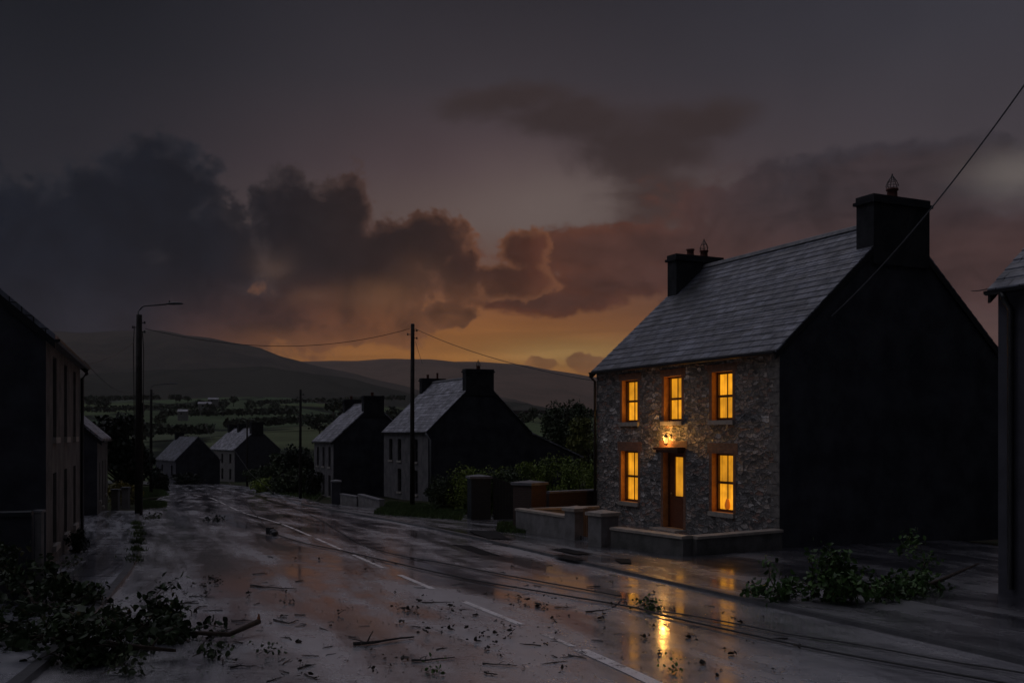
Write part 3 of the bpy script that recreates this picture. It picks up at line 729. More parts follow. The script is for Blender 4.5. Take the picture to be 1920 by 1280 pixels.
MB().box(-.30, -.007, du0-.12, du1+.12, dz1+.02, dz1+.10).box(-.24, -.007, du0-.05, du1+.05, dz1-.06, dz1+.018).build('door_hood', M['brown_frame'], mh)
bevel(MB().box(-.42, .16, du0-.15, du1+.15, dz0-.22, dz0-.004).build('door_step', M['sill_stone'], mh), .01)
# door lamp
LU, LZ, LXx = 4.98, -.16+e, -.20
lw_ = MB(); lw_.box(-.03, -.0065, LU-.03, LU+.03, LZ+.06, LZ+.18); lw_.tube([(-.03, LU, LZ+.14), (-.12, LU, LZ+.22), (LXx, LU, LZ+.20)], .009, 6)
lw_.lathe((LXx, LU, LZ+.09), [(.085, 0), (.07, .02), (.025, .07), (.012, .10)], 8); lw_.lathe((LXx, LU, LZ-.13), [(.03, -.03), (.06, 0), (.055, .02)], 8)
for k in range(6):
    an = k*math.pi/3; lw_.tube([(LXx+.055*math.cos(an), LU+.055*math.sin(an), LZ-.12), (LXx+.095*math.cos(an), LU+.095*math.sin(an), LZ+.09)], .006, 4)
wl = lw_.build('wall_lantern', M['black_metal'], mh)
gl = MB().lathe((LXx, LU, LZ-.10), [(.03, 0), (.065, .05), (.065, .12), (.03, .17)], 8).build('lantern_bulb', M['lamp_glass'], wl, True)
pl = bpy.data.lights.new('lantern_light', 'POINT'); pl.energy = 72.; pl.color = (1., .46, .09); pl.shadow_soft_size = .12; pl.specular_factor = .05
po = bpy.data.objects.new('lantern_light', pl); C.objects.link(po); po.parent = mh; po.location = (LXx-.03, LU+.06, LZ+.06)
# orange ornament standing inside the lower near window
MB().lathe((.205, 2.47, -2.12+e), [(.04, 0), (.07, .02), (.085, .12), (.05, .26), (.025, .30)], 8).build('window_ornament', M['shade_orange'], mh)
# downpipe at the far corner
dp = MB(); dp.tube([(-.22, 9.60, 2.13+e), (-.22, 9.60, 2.02+e), (-.06, 9.56, 1.86+e), (-.06, 9.56, -2.9+e)], .045, 8); dp.build('downpipe', M['black_metal'], mh, True)
# lead flashing at chimney foot
MB().add([(3.19, .02, 3.55-3+e+2.0), (3.19, .60, 5.60), (2.85, .60, 5.30)], [(0, 1, 2)]) 

# near right house (only its far front corner is in the frame)
rh, _ = house('rendered_house', 'dark rendered house with slate roof and black downpipe cut off by the right edge', 8.35, 17.1, MAIN_D, .01, 4.0, 0, 1, 2, 1, M['dark_grey_render'], M['gable_render'], M['slate'], [], [], gutter=False, barge=False)
for ch in list(rh.children): 
    for c2 in list(ch.children): bpy.data.objects.remove(c2)
    bpy.data.objects.remove(ch)
bpy.data.objects.remove(rh)
sx = MAIN_D[0]*-10.; sy = MAIN_D[1]*-10.
rh, _ = house('rendered_house', 'dark rendered house with slate roof and black downpipe cut off by the right edge', 8.35+.4264*10., 17.1-.9046*10., MAIN_D, 10.0, 4.1, -2.9+e, 2.58+e, 6.1+e, 1,
              M['dark_grey_render'], M['gable_render'], M['slate'], [(1.2, 2.2, .4+e, 1.9+e), (4.4, 5.4, .4+e, 1.9+e), (7.1, 8.0, .4+e, 1.9+e)], [(9.4, 9.988, 3.2, 5.2, 4.3+e, 6.8+e, [(4.2, .3, .15, False)])], courses=20)
MB().tube([(-.22, 9.75, 2.40+e), (-.2, 9.72, 2.28+e), (-.07, 9.70, 2.12+e), (-.07, 9.70, -2.6+e)], .055, 8).build('downpipe', M['black_metal'], rh, True)

# left near house
lh, _ = house('terraced_house', 'dark two storey house with tall narrow unlit windows at the left edge', -9.69, 20.7, (-.332, .943), 9.2, 4.3, -3.3+e, 2.12+e, 5.9+e, -1,
              M['pale_render'], M['gable_render'], M['slate'], [(u, u+.8, z0+e, z1+e) for u in (1.4, 4.1, 6.8) for z0, z1 in ((-.05, 1.75), (-2.45, -.85))], [], dep=.2, courses=0, sills=True)
MB().tube([(.22, 9.0, 1.95+e), (.2, 9.0, 1.8+e), (.07, 9.02, 1.65+e), (.07, 9.02, -3.1+e)], .05, 8).build('downpipe', M['black_metal'], lh, True)
# small left house
sh, _ = house('small_house', 'low house beyond the dark terraced house, pale roof slope catching the sky', -17.5, 42, (-.34, .94), 10.4, 2.4, -4.0+e, -.12+e, 2.0+e, -1,
              M['pale_render'], M['gable_render'], M['slate_far'], [(1.8, 2.5, -2.9+e, -1.2+e), (4.4, 5.2, -3.3+e, -1.2+e), (7.4, 8.1, -2.9+e, -1.2+e)], [], dep=.15)
# house 2
h2, _ = house('gabled_house', 'grey house with pale slate roof, white downpipe and a lean-to behind the middle pole', -5.72, 68, (-.4144, .9103), 10.2, 3.83, -4.75+e, .33+e, 4.05+e, 1,
              M['grey_render'], M['gable_render'], M['slate_far'], [(u, u+.85, z0+e, z1+e) for u in (2.2, 5.9, 8.0) for z0, z1 in ((-1.9, -.3), (-4.2, -2.5))][:5],
              [(-.085, .6, 2.75, 4.85, 2.75+e, 4.45+e, [(3.8, .25, .14, True)]), (9.6, 10.188, 2.9, 4.9, 2.6+e, 4.30+e, [(3.5, .3, .1, False), (4.3, .45, .08, False)])], courses=14, frame=M['dark_frame'])
MB().tube([(-.2, -.02, .12+e), (-.16, -.05, .02+e), (-.05, -.10, -.15+e), (.12, -.08, -.35+e), (.12, -.08, -4.5+e)], .06, 8).build('downpipe', M['pipe_grey'], h2, True)
lt_ = MB(); lt_.add([(7.66, .15, -4.9+e), (11.8, .15, -4.9+e), (11.8, .15, -1.55+e), (7.66, .15, .15+e), (7.66, 6, -4.9+e), (11.8, 6, -4.9+e), (11.8, 6, -1.55+e), (7.66, 6, .15+e)],
        [(0, 1, 2, 3), (4, 5, 6, 7), (1, 2, 6, 5), (0, 1, 5, 4)]); ltm = lt_.build('lean_to', M['gable_render'], h2)
MB().add([(7.62, .05, .30+e), (12.1, .05, -1.58+e), (12.1, 6.1, -1.58+e), (7.62, 6.1, .30+e), (7.62, .05, .20+e), (12.1, .05, -1.68+e), (12.1, 6.1, -1.68+e), (7.62, 6.1, .20+e)],
         [(0, 1, 2, 3), (4, 5, 6, 7), (0, 1, 5, 4), (1, 2, 6, 5), (2, 3, 7, 6), (3, 0, 4, 7)]).build('lean_to_roof', M['slate_far'], ltm)
# house 3
h3, _ = house('village_house', 'two storey house with two dark chimneys left of the gabled one by the pole', -14.35, 80, (-.4144, .9103), 6.6, 3.35, -5.6+e, -.48+e, 2.55+e, 1,
              M['grey_render'], M['gable_render'], M['slate_far'], [(u, u+.75, z0+e, z1+e) for u in (.9, 2.9, 4.9) for z0, z1 in ((-2.6, -1.0), (-5.0, -3.3))],
              [(-.085, .6, 2.5, 4.2, 1.5+e, 3.05+e, [(3.3, .3, .12, False)]), (6.0, 6.588, 2.5, 4.0, 1.7+e, 2.95+e, [(3.2, .3, .12, False)])])
# house 4
h4, _ = house('roadside_house', 'distant pale roofed house with three dark chimneys standing in the bend', -40.4, 145, (-.5595, .829), 11.6, 3.45, -7.2+e, -2.15+e, .9+e, 1,
              M['wall_render'], M['dark_grey_render'], M['slate_far'], [(u, u+.9, z0+e, z1+e) for u in (1.5, 5.2, 9.) for z0, z1 in ((-4.2, -2.8), (-6.6, -5.0))],
              [(-.085, .8, 2.5, 4.3, -.2+e, 1.75+e, []), (6.2, 7.0, 2.7, 4.1, .0+e, 1.55+e, []), (10.6, 11.5, 2.7, 4.1, .0+e, 1.5+e, [])], barge=False, gutter=False, sills=False)
# house 5
h5, _ = house('cottage', 'low dim cottage furthest left at the end of the road', -43.9, 130, (-.5595, .829), 9.6, 2.9, -6.6+e, -3.3+e, -.35+e, 1,
              M['dark_grey_render'], M['gable_render'], M['slate'], [(1.5, 2.3, -5.4+e, -4.0+e), (6.2, 7., -5.4+e, -4.0+e)], [(8.7, 9.4, 2.4, 3.5, -.8+e, .2+e, [])], barge=False, gutter=False, sills=False)

# ------------------------------------------------------------------ garden walls and piers by the stone house
def wall(name, label, a, b_, zt, zb, th, mat, cop, parent=None, cat='wall', proj=.04, ch=.08):
    a = Vector((*a, 0)); b_ = Vector((*b_, 0)); d = b_-a; L = d.length; rz = math.atan2(d.y, d.x)
    t = empty(name, (a.x, a.y, 0), rz); tag(t, label, cat)
    za, zc = (zt if isinstance(zt, tuple) else (zt, zt)); N = max(1, int(L/1.2)); mb = MB()
    mb.add([(0, -th/2, zb), (L, -th/2, zb), (L, th/2, zb), (0, th/2, zb), (0, -th/2, za-ch), (L, -th/2, zc-ch), (L, th/2, zc-ch), (0, th/2, za-ch)],
           [(0, 3, 2, 1), (4, 5, 6, 7), (0, 1, 5, 4), (1, 2, 6, 5), (2, 3, 7, 6), (3, 0, 4, 7)]).build('masonry', mat, t)
    cm = MB()
    for k in range(N):
        x0 = L*k/N+(.004 if k else -proj*0); x1 = L*(k+1)/N-.004; z0 = za+(zc-za)*k/N; z1 = za+(zc-za)*(k+1)/N; w = th/2+proj
        cm.add([(x0, -w, z0-ch+.002), (x1, -w, z1-ch+.002), (x1, w, z1-ch+.002), (x0, w, z0-ch+.002), (x0, -w, z0-.015), (x1, -w, z1-.015), (x1, w, z1-.015), (x0, w, z0-.015), (x0, 0, z0), (x1, 0, z1)],
               [(0, 3, 2, 1), (0, 1, 5, 4), (2, 3, 7, 6), (4, 5, 9, 8), (8, 9, 6, 7), (3, 0, 4, 8, 7), (1, 2, 6, 9, 5)])
    cm.build('coping', cop, t); return t
def pier(name, label, x, y, w, zb, zt, rz, mat, cop):
    t = empty(name, (x, y, 0), rz); tag(t, label, 'gate pier'); MB().box(-w/2, w/2, -w/2, w/2, zb, zt-.16).build('shaft', mat, t)
    q = w/2+.06; cm = MB(); cm.box(-q, q, -q, q, zt-.158, zt-.07)
    cm.add([(-q, -q, zt-.07), (q, -q, zt-.07), (q, q, zt-.07), (-q, q, zt-.07), (0, 0, zt)], [(0, 1, 4), (1, 2, 4), (2, 3, 4), (3, 0, 4)]); cm.build('pier_cap', cop, t); return t
CR = (4.23, 23.96); G3 = (2.45, 26.75); G2 = (1.88, 29.0); G1 = (.30, 33.2)
rzf = math.atan2(26.75-23.96, 2.45-4.23)
wall('garden_wall', 'low wall with pale coping running in front of the lit stone house', (G3[0]+.28, G3[1]-.42), CR, -2.42+e, -3.3+e, .30, M['garden_render'], M['coping_stone'])
wall('garden_wall', 'low return wall from the street corner back to the stone house gable', (CR[0]+.12, CR[1]+.11), (6.9, 25.85), -2.43+e, -3.3+e, .30, M['garden_render'], M['coping_stone'])
pier('gate_pier', 'squat pier with shallow cap joined to the low wall before the lit house', G3[0], G3[1], .58, -3.4+e, -2.0+e, rzf, M['wall_render'], M['coping_stone'])
pier('gate_pier', 'flat pier left of the narrow garden gate', G2[0], G2[1], .50, -3.5+e, -2.05+e, rzf, M['wall_render'], M['coping_stone'])
wall('garden_wall', 'plain wall with pale coping between the capped brick pier and the garden gate', (G1[0]-.05, G1[1]-.9), (G2[0]-.14, G2[1]+.30), (-2.36+e, -2.36+e), -3.6+e, .28, M['wall_render'], M['coping_stone'])
pier('gate_pier', 'tall brick pier with pointed cap beside the hedge', G1[0]+.3, G1[1]+.55, .80, -3.6+e, -1.53+e, rzf+.3, M['dark_brick'], M['dark_coping'])
wall('boundary_wall', 'dark wall with thin coping behind the gate, running to the stone house', (G1[0]+.9, G1[1]+1.1), (3.0, 35.6), -1.93+e, -3.6+e, .25, M['dark_brick'], M['dark_coping'])
wall('garden_wall', 'short inner wall behind the garden gate reaching the stone house', (G1[0]+.35, G1[1]-.35), (2.9, 33.9), -2.40+e, -3.6+e, .25, M['wall_render'], M['coping_stone'])
gt = empty('garden_gate', (G2[0]+.20, G2[1]-.35, -3.05+e), rzf+math.pi-.15); tag(gt, 'narrow wooden garden gate standing between two piers', 'gate')
gmb = MB(); gmb.box(0, 1.35, -.02, .02, .12, .20); gmb.box(0, 1.35, -.02, .02, .80, .88); gmb.build('rail', M['gate_wood'], gt)
for k in range(10): MB().box(.02+k*.135, .12+k*.135, -.04, -.021, .05, .95+.03*math.sin(k*.6)).build('board', M['gate_wood'], gt)
# yard of the stone house
yv = [(2.5, 26.9), (4.25, 24.1), (7.1, 26.2), (2.95, 34.7), (.6, 33.6), (1.9, 29.0)]
tag(link('garden_path', [(x, y, -2.90+e) for x, y in yv]+[(x, y, -3.6+e) for x, y in yv], [(0, 1, 2, 3, 4, 5)]+[(i, (i+1) % 6, (i+1) % 6+6, i+6) for i in range(6)], M['wet_yard']), kind='structure')
# dark pier and double gate beyond
pier('gate_pier', 'tall dark pier with wide pale cap beside the dark yard gate', pt(898, 39.5), 39.5, .78, -3.9+e, -1.56+e, .25, M['gate_dark'], M['dark_coping'])
dg = empty('yard_gate', (pt(924, 39.6), 39.6, -3.45+e), .10); tag(dg, 'dark boarded yard gate right of the tall dark pier', 'gate')
for k in range(8): MB().box(.02+k*.125, .14+k*.125, -.03, .0, .08, 1.75-k*.045).build('board', M['gate_dark'], dg)
MB().box(0, 1.0, .002, .06, .3, .42).box(0, 1.0, .002, .06, 1.2, 1.32).build('rail', M['gate_dark'], dg)
# low walls before houses 2 and 3
wall('front_wall', 'low wall with grey coping before the two chimney house', (pt(642, 56), 56.), (pt(673, 53.5), 53.5), -3.28+e, -4.4+e, .25, M['wall_render'], M['dark_coping'], cat='wall')
wall('front_wall', 'low wall with grey coping before the gabled house by the pole', (pt(676, 53.5), 53.5), (pt(716, 49.5), 49.5), (-3.15+e, -3.2+e), -4.3+e, .25, M['wall_render'], M['dark_coping'], cat='wall')
pier('gate_pier', 'slim dark pier left of the distant low front walls', pt(630, 57), 57., .5, -4.4+e, -2.55+e, .2, M['dark_grey_render'], M['dark_coping'])
# left side: near wall with post, low posts by the verge
wall('boundary_wall', 'waist high dark wall with slab coping at the left edge of the picture', (-11.5, 14.9), (-7.75, 16.1), -1.22+e, -3.0+e, .28, M['gable_render'], M['gate_dark'])
po_ = empty('wall_post', (-7.64, 16.1, 0)); tag(po_, 'slim pale post at the end of the dark wall on the left', 'post')
MB().box(-.05, .05, -.05, .05, -2.9+e, -1.25+e).build('shaft', M['wall_render'], po_); MB().box(-.07, .07, -.07, .07, -1.248+e, -1.21+e).build('post_cap', M['dark_coping'], po_)
for i, (px, y, lab) in enumerate([(217, 52, 'square garden post nearer the low left house'), (236, 54, 'square garden post beside the yellowish bush')]):
    q = empty('garden_post', (pt(px, y), y, 0)); tag(q, lab, 'post'); MB().box(-.17, .17, -.17, .17, -4.1+e, -2.9+e).build('shaft', M['wall_render'], q); MB().box(-.21, .21, -.21, .21, -2.898+e, -2.82+e).build('post_cap', M['dark_coping'], q)

# ------------------------------------------------------------------ poles, lamps, wires
def pole(name, label, px, y, ztop, r0, r1, lamp=None, cat='utility pole', ins=True):
    x = pt(px, y); zb = float(G(y))-.3; t = empty(name, (x, y, 0)); tag(t, label, cat)
    MB().tube([(0, 0, zb), (0, 0, (zb+ztop)/2), (0.02, 0, ztop)], [r0, (r0+r1)/2, r1], 10).build('pole', M['timber_pole'], t, True)
    if ins:
        for dz_, sx_ in ((-.35, 1), (-.55, -1), (-.75, 1)):
            m_ = MB(); m_.tube([(0, 0, ztop+dz_), (sx_*(r1+.12), 0, ztop+dz_)], .02, 5); m_.lathe((sx_*(r1+.14), 0, ztop+dz_-.05), [(.03, 0), (.045, .03), (.03, .06), (.04, .09), (.02, .12)], 7)
            m_.build('insulator', M['black_metal'], t)
    if lamp:
        L, rise = lamp; a_ = MB(); pts = [(0, -.05, ztop-.8), (0, -.05, ztop+rise*.3)]+[(L*.22*k/4, -.05, ztop+rise*(.3+.6*math.sin(k/4*math.pi/2))) for k in range(1, 5)]+[(L, -.05, ztop+rise*1.08)]
        a_.tube(pts, .032, 7); arm = a_.build('lamp_arm', M['lamp_steel'], t, True)
        hm = MB(); secs = [(0, .04, .04), (.12, .10, .07), (.35, .14, .09), (.62, .12, .07), (.72, .05, .035)]; base = []
        for (dx_, wy, hz) in secs: base += [(L-.02+dx_, -.05+wy*math.cos(a), ztop+rise*1.08+.02+hz*(math.sin(a) if math.sin(a) > 0 else .6*math.sin(a))) for a in [k*math.pi/4 for k in range(8)]]
        hm.add(base, [(i*8+k, i*8+(k+1) % 8, (i+1)*8+(k+1) % 8, (i+1)*8+k) for i in range(4) for k in range(8)]+[tuple(range(8)), tuple(range(32, 40))])
        hm.lathe((L+.12, -.05, ztop+rise*1.08+.09), [(.035, 0), (.035, .07), (.01, .09)], 7)
        hm.build('lamp_head', M['lamp_steel'], t, True)
    return t
PL = pole('street_lamp', 'tall dark timber pole with curved lamp arm at the kerb on the left', 260, 43.7, 225/F*43.7+e, .17, .12, (1.25, .42), 'street lamp')
PM = pole('utility_pole', 'tallest timber pole carrying wires in front of the gabled house', 773, 52, 208/F*52+e, .13, .10)
pole('street_lamp', 'far thin street lamp seen right behind the tall left pole', 283, 85, 85/F*85+e, .14, .10, (1.6, .45), 'street lamp')
pole('utility_pole', 'bare timber pole beside the dark round bush', 563, 69, 85/F*69+e, .11, .08)
pole('utility_pole', 'small far pole in front of the distant three chimney house', 463, 115, 28/F*115+e, .12, .09, ins=False)
# conduit and hanging cable on the left pole
cb = MB(); cb.tube([(.19, -.05, 225/F*43.7+e-.8), (.24, -.05, 4.2+e-.6), (.2, -.05, 2.6), (.2, -.05, .8)], .018, 5); cb.tube([(-.17, -.05, 225/F*43.7+e-.5), (-.21, -.05, 4.+e), (-.17, -.05, 3.)], .02, 5)
cb.box(.14, .24, -.12, 0, 3.9, 4.4); cb.build('cable_conduit', M['black_metal'], PL)
def wire(name, label, a, b_, sag, r=.014, n=24, mid=None, cat='wire'):
    a = Vector(a); b_ = Vector(b_); P = [a.lerp(b_, k/n)+Vector((0, 0, -sag*4*(k/n)*(1-k/n))) for k in range(n+1)]
    o = MB().tube(P, r, 5).build(name, M['wire_grey' if 'service' in label else 'rubber']); tag(o, label, cat); return o
def W3(px, py, y): return ((px-960)/F*y, y, (HOR-py)/F*y+e)
wire('overhead_wire', 'thin wire sagging between the left lamp pole and the middle pole', W3(272, 616, 43.7), W3(768, 616, 52), 33/F*47.5)
wire('overhead_wire', 'thin wire from the middle pole to the eave of the stone house', W3(778, 616, 52), W3(1110, 713, 34.9), .28)
wire('overhead_wire', 'thin wire from the left lamp pole down to the terraced house eave', W3(252, 640, 43.7), W3(156, 684, 29.2), .15)
wire('overhead_wire', 'short stray wire hanging right of the middle pole top', W3(779, 640, 52), W3(792, 682, 51.), .03, .01)
wire('overhead_wire', 'service wire crossing the sky down to the stone house gable', W3(1950, 118, 19.), W3(1560, 592, 26.2), .30, .017)
wire('overhead_wire', 'short wire between the stone house gable and the right hand house', W3(1822, 545, 28.7), W3(1858, 540, 17.4), .02, .012)
wire('overhead_wire', 'thin wire trailing from the terraced house towards the valley', W3(158, 676, 29.2), W3(240, 735, 60), .3, .012)
# fallen cables
def ground_cable(name, label, pxs, r, lift=.02):
    g = [(*at(px, py), 0) for px, py in pxs]; P = []
    for i in range(len(g)-1):
        p0 = Vector(g[max(i-1, 0)]); p1 = Vector(g[i]); p2 = Vector(g[i+1]); p3 = Vector(g[min(i+2, len(g)-1)])
        for k in range(8):
            t = k/8; q = .5*((2*p1)+(p2-p0)*t+(2*p0-5*p1+4*p2-p3)*t*t+(3*p1-p0-3*p2+p3)*t**3); P.append(q)
    P.append(Vector(g[-1]))
    for q in P: q.z = float(G(q.y))+r+lift*.3+.01
    return tag(MB().tube(P, r, 6).build(name, M['rubber'], None, True), label, 'cable')
ground_cable('fallen_cable', 'nearer fallen black cable lying across the wet road from the cable joint', [(505, 998), (560, 1017), (640, 1034), (850, 1082), (1010, 1111), (1180, 1140), (1240, 1156), (1400, 1192), (1560, 1226), (1850, 1279), (1960, 1300)], .015)
ground_cable('fallen_cable', 'farther fallen black cable crossing the wet road towards the stone house', [(540, 948), (600, 975), (660, 1012), (720, 1036), (850, 1061), (1000, 1090), (1165, 1120)], .013)
ground_cable('fallen_cable', 'short fallen cable running from the twig clump to the right hand kerb', [(1235, 1148), (1290, 1156), (1380, 1172), (1480, 1192), (1600, 1210), (1760, 1240), (1900, 1262), (2030, 1284)], .011)
fw = MB(); P1 = W3(405, 790, 112); fw.tube([W3(372, 765, 118), W3(430, 905, 80), (*at(505, 998), float(G(at(505, 998)[1]))+.05)], .016, 5)
tag(fw.build('fallen_cable', M['rubber']), 'fallen cable slanting from the distant houses down to the cable joint', 'cable')
g2_ = at(540, 948); fw = MB(); fw.tube([W3(402, 790, 112), W3(470, 888, 88), (*g2_, float(G(g2_[1]))+.04)], .014, 5)
tag(fw.build('fallen_cable', M['rubber']), 'thin fallen cable slanting past the distant house to the right kerb', 'cable')
jx, jy = at(512, 1003); jt = empty('cable_joint', (jx, jy, float(G(jy))), -.5); tag(jt, 'dark broken insulator block lying on the road at the cable end', 'cable joint')
MB().lathe((0, 0, .0), [(.05, .02), (.11, .06), (.12, .14), (.07, .2)], 9).build('insulator', M['black_metal'], jt, True); MB().box(-.25, -.02, -.06, .05, .02, .24).build('bracket', M['black_metal'], jt)
MB().lathe((.20, -.16, .0), [(.05, .01), (.12, .04), (.12, .12), (.05, .17)], 9).build('insulator', M['black_metal'], jt, True)

# ------------------------------------------------------------------ trees, hedges, bushes
def gz(y): return float(G(y))
bush((pt(905, 46), 46, gz(46)), 1.7, 1., 2.5, M['leaf_hedge'], 'rounded green hedge bush behind the tall dark pier', 21, 9600, .065)
bush((pt(975, 45), 45, gz(45)), 1.7, 1., 2.55, M['leaf_dim'], 'dim low hedge bush between two brighter ones', 22, 8000, .07)
bush((pt(1035, 44), 44, gz(44)), 1.9, 1.1, 2.7, M['leaf_hedge'], 'largest bright green hedge bush behind the brick pier', 23, 12000, .065)
bush((pt(1098, 43), 43, gz(43)), 1.5, 1., 2.55, M['leaf_hedge'], 'green hedge bush touching the far corner of the stone house', 24, 7800, .065)
bush((pt(838, 47), 47, gz(47)), 1.05, .8, 1.75, M['leaf_dim'], 'ivy coloured bush on the verge left of the dark pier', 25, 7000, .065)
bush((pt(948, 41), 41, gz(41)), .45, .4, .75, M['leaf_dark'], 'small dark shrub between yard gate and brick pier', 26, 700, .09)
tree((pt(1062, 88), 88, gz(88)), 8.6, 6.0, M['leaf_dim'], 'broad dim tree between the lean-to and the stone house', 31, 14000, .15, trunk=.25)
tree((pt(1105, 84), 84, gz(84)), 6.6, 4.2, M['leaf_lime'], 'paler green tree touching the edge of the stone house', 32, 8000, .15, trunk=.2)
tree((pt(222, 62), 62, gz(62)), 5.4, 3.4, M['leaf_dark'], 'dark tree behind the low left house', 33, 3600, .2, trunk=.25)
tree((pt(255, 74), 74, gz(74)), 3.9, 3.2, M['leaf_dark'], 'dark shrubby tree behind the tall left lamp pole', 34, 3200, .2, trunk=.2)
bush((pt(232, 56), 56, gz(56)), .95, .8, 1.35, M['leaf_yellow'], 'yellowish bush behind the left garden posts', 35, 2200, .10)
bush((pt(300, 98), 98, gz(98)), 1.2, 1.2, 2.4, M['leaf_dark'], 'dark bush at the foot of the far street lamp', 36, 1200, .2)
bush((pt(562, 98), 98, gz(98)), 1.7, 1.5, 5.0, M['leaf_dark'], 'tall dark round bush left of the two chimney house', 37, 4200, .2)
bush((pt(525, 104), 104, gz(104)), 2.6, 1.5, 3.4, M['leaf_dim'], 'sprawling bush on the bank by the far small pole', 38, 3000, .2)
bush((pt(492, 112), 112, gz(112)), 2.2, 1.5, 2.2, M['leaf_dim'], 'low bush on the bank beside the three chimney house', 39, 1800, .2)
bush((pt(545, 84), 84, gz(84)), 2.0, 1.5, 2.3, M['leaf_dim'], 'low bush on the bank before the dark round bush', 40, 2200, .18)
bush((pt(505, 92), 92, gz(92)), 1.6, 1.3, 1.5, M['leaf_hedge'], 'small brighter green bush at the road edge in the bend', 41, 1500, .16)
bush((pt(590, 74), 74, gz(74)), .7, .7, 2.2, M['leaf_dark'], 'narrow dark bush at the corner of the two chimney house', 42, 1000, .14)
bush((pt(350, 128), 128, gz(128)), 2.2, 1.2, 1.5, M['leaf_dark'], 'low dark bush against the dim cottage', 43, 900, .22)
tree((pt(345, 160), 160, gz(160)), 6.5, 5.0, M['leaf_dark'], 'dark tree rising behind the dim cottage', 44, 1800, .35)
tree((pt(548, 135), 135, gz(135)), 4.5, 6.0, M['leaf_dim'], 'dim tree right of the three chimney house', 45, 1800, .35)
bush((pt(146, 24.5), 24.5, gz(24.5)+.08), .28, .28, .62, M['leaf_dark'], 'dark shrub by the foot of the terraced house wall', 46, 900, .05)
# verge grass
def quad_fn(pa):
    g = [at(*p) for p in pa]
    def fn(r, n):
        a = r.random(n); b_ = r.random(n); g_ = np.array(g); return (g_[0]*((1-a)*(1-b_))[:, None]+g_[1]*(a*(1-b_))[:, None]+g_[2]*(a*b_)[:, None]+g_[3]*((1-a)*b_)[:, None])
    return fn
def verge(name, pa, dz):
    g = [at(*p) for p in pa]; N = 10; vs = []
    for i in range(N+1):
        for j in range(N+1):
            a = i/N; b_ = j/N; x = g[0][0]*(1-a)*(1-b_)+g[1][0]*a*(1-b_)+g[2][0]*a*b_+g[3][0]*(1-a)*b_; y = g[0][1]*(1-a)*(1-b_)+g[1][1]*a*(1-b_)+g[2][1]*a*b_+g[3][1]*(1-a)*b_
            edge_ = min(a, 1-a, b_, 1-b_)*4; vs.append((x, y, gz(y)-.05+dz*min(1, edge_)+.03*math.sin(x*5+y*3)))
    tag(link(name, vs, [(i*(N+1)+j, i*(N+1)+j+1, (i+1)*(N+1)+j+1, (i+1)*(N+1)+j) for i in range(N) for j in range(N)], M['ground'], smooth=True), kind='structure')
V1 = [(700, 966), (865, 978), (880, 955), (730, 944)]; V2 = [(262, 936), (318, 930), (300, 915), (262, 915)]; V3 = [(262, 956), (312, 952), (312, 944), (262, 943)]; V4 = [(470, 915), (590, 940), (610, 925), (500, 905)]
for k, (vp, n_, hh, lb) in enumerate([(V1, 14000, .16, 'short green grass on the verge below the middle pole'), (V2, 5000, .2, 'grass on the far left verge'), (V3, 4000, .15, 'grass on the near left verge'), (V4, 5000, .25, 'grass on the bank in the road bend')]):
    verge('grass_verge', vp, .12); tag(grass_patch('grass', quad_fn(vp), n_, hh, 50+k, M['grass_blade'], .06), lb)
def kerb_fn(r, n):
    y = 22+15*r.random(n)**.8; y = y+.25*np.sin(y*3.1)+.2*np.sin(y*7.7); x = np.interp(y, ysl, e3)+r.normal(-.06, .05+.08*np.abs(np.sin(y*1.7)), n); k = np.sin(y*2.3)+np.sin(y*5.1+1) > -.5+1.2*r.random(n); return np.stack([x, y], 1)[k]
tag(grass_patch('grass', kerb_fn, 2600, .10, 60, M['grass_blade'], .06), 'weeds growing along the left kerb')
tag(grass_patch('grass', quad_fn([(930, 1000), (985, 1004), (985, 985), (935, 985)]), 2500, .12, 61, M['grass_blade'], .07), 'weeds at the foot of the brick pier')
# distant trees and hedges in the fields
r = random.Random(5)
far = [(168, 742, 600), (195, 745, 560), (330, 738, 700), (352, 742, 690), (372, 748, 660), (420, 748, 640), (438, 742, 680), (470, 750, 620), (490, 752, 600), (515, 755, 640), (545, 760, 560), (625, 748, 420), (645, 752, 400), (662, 760, 380), (680, 765, 380), (250, 790, 330), (200, 800, 300), (225, 778, 380), (455, 790, 330), (600, 775, 320), (735, 765, 420), (750, 770, 400), (1000, 765, 420), (980, 772, 380), (395, 755, 520), (300, 775, 400)]
words = ['leftmost pair, outer one', 'leftmost pair, inner one']
base_tree = None
for i, (px, py, y) in enumerate(far):
    ztop = (HOR-py)/F*y+e; zg = None
    h = r.uniform(5, 9); t = tree((pt(px, y), y, ztop-h), h, h*r.uniform(.9, 1.5), M['leaf_far'], 'distant dark tree standing among the fields below the hills', 70+i, 380, h*.11, group='far trees among the fields')
hd = np.random.default_rng(9); pts = []
for (x0, y0, x1, y1, D0, D1) in [(150, 765, 420, 757, 640, 620), (300, 770, 560, 768, 520, 520), (420, 790, 700, 775, 420, 430), (150, 800, 400, 800, 380, 370), (480, 752, 760, 742, 760, 780), (160, 745, 300, 742, 800, 780), (700, 775, 1110, 778, 560, 600)]:
    n_ = 900; t = hd.random(n_); D = D0+(D1-D0)*t+hd.normal(0, 1.5, n_); px = x0+(x1-x0)*t; py = y0+(y1-y0)*t; pts.append(np.stack([(px-960)/F*D, D, (HOR-py)/F*D+e+hd.uniform(-2.2, .6, n_)], 1))
v, f = leaf_cloud(np.concatenate(pts), 1.5, 4); o = fastmesh('hedgerows', v, f, M['leaf_far']); tag(o, 'dark hedgerows dividing the distant fields', 'hedgerows', kind='stuff')
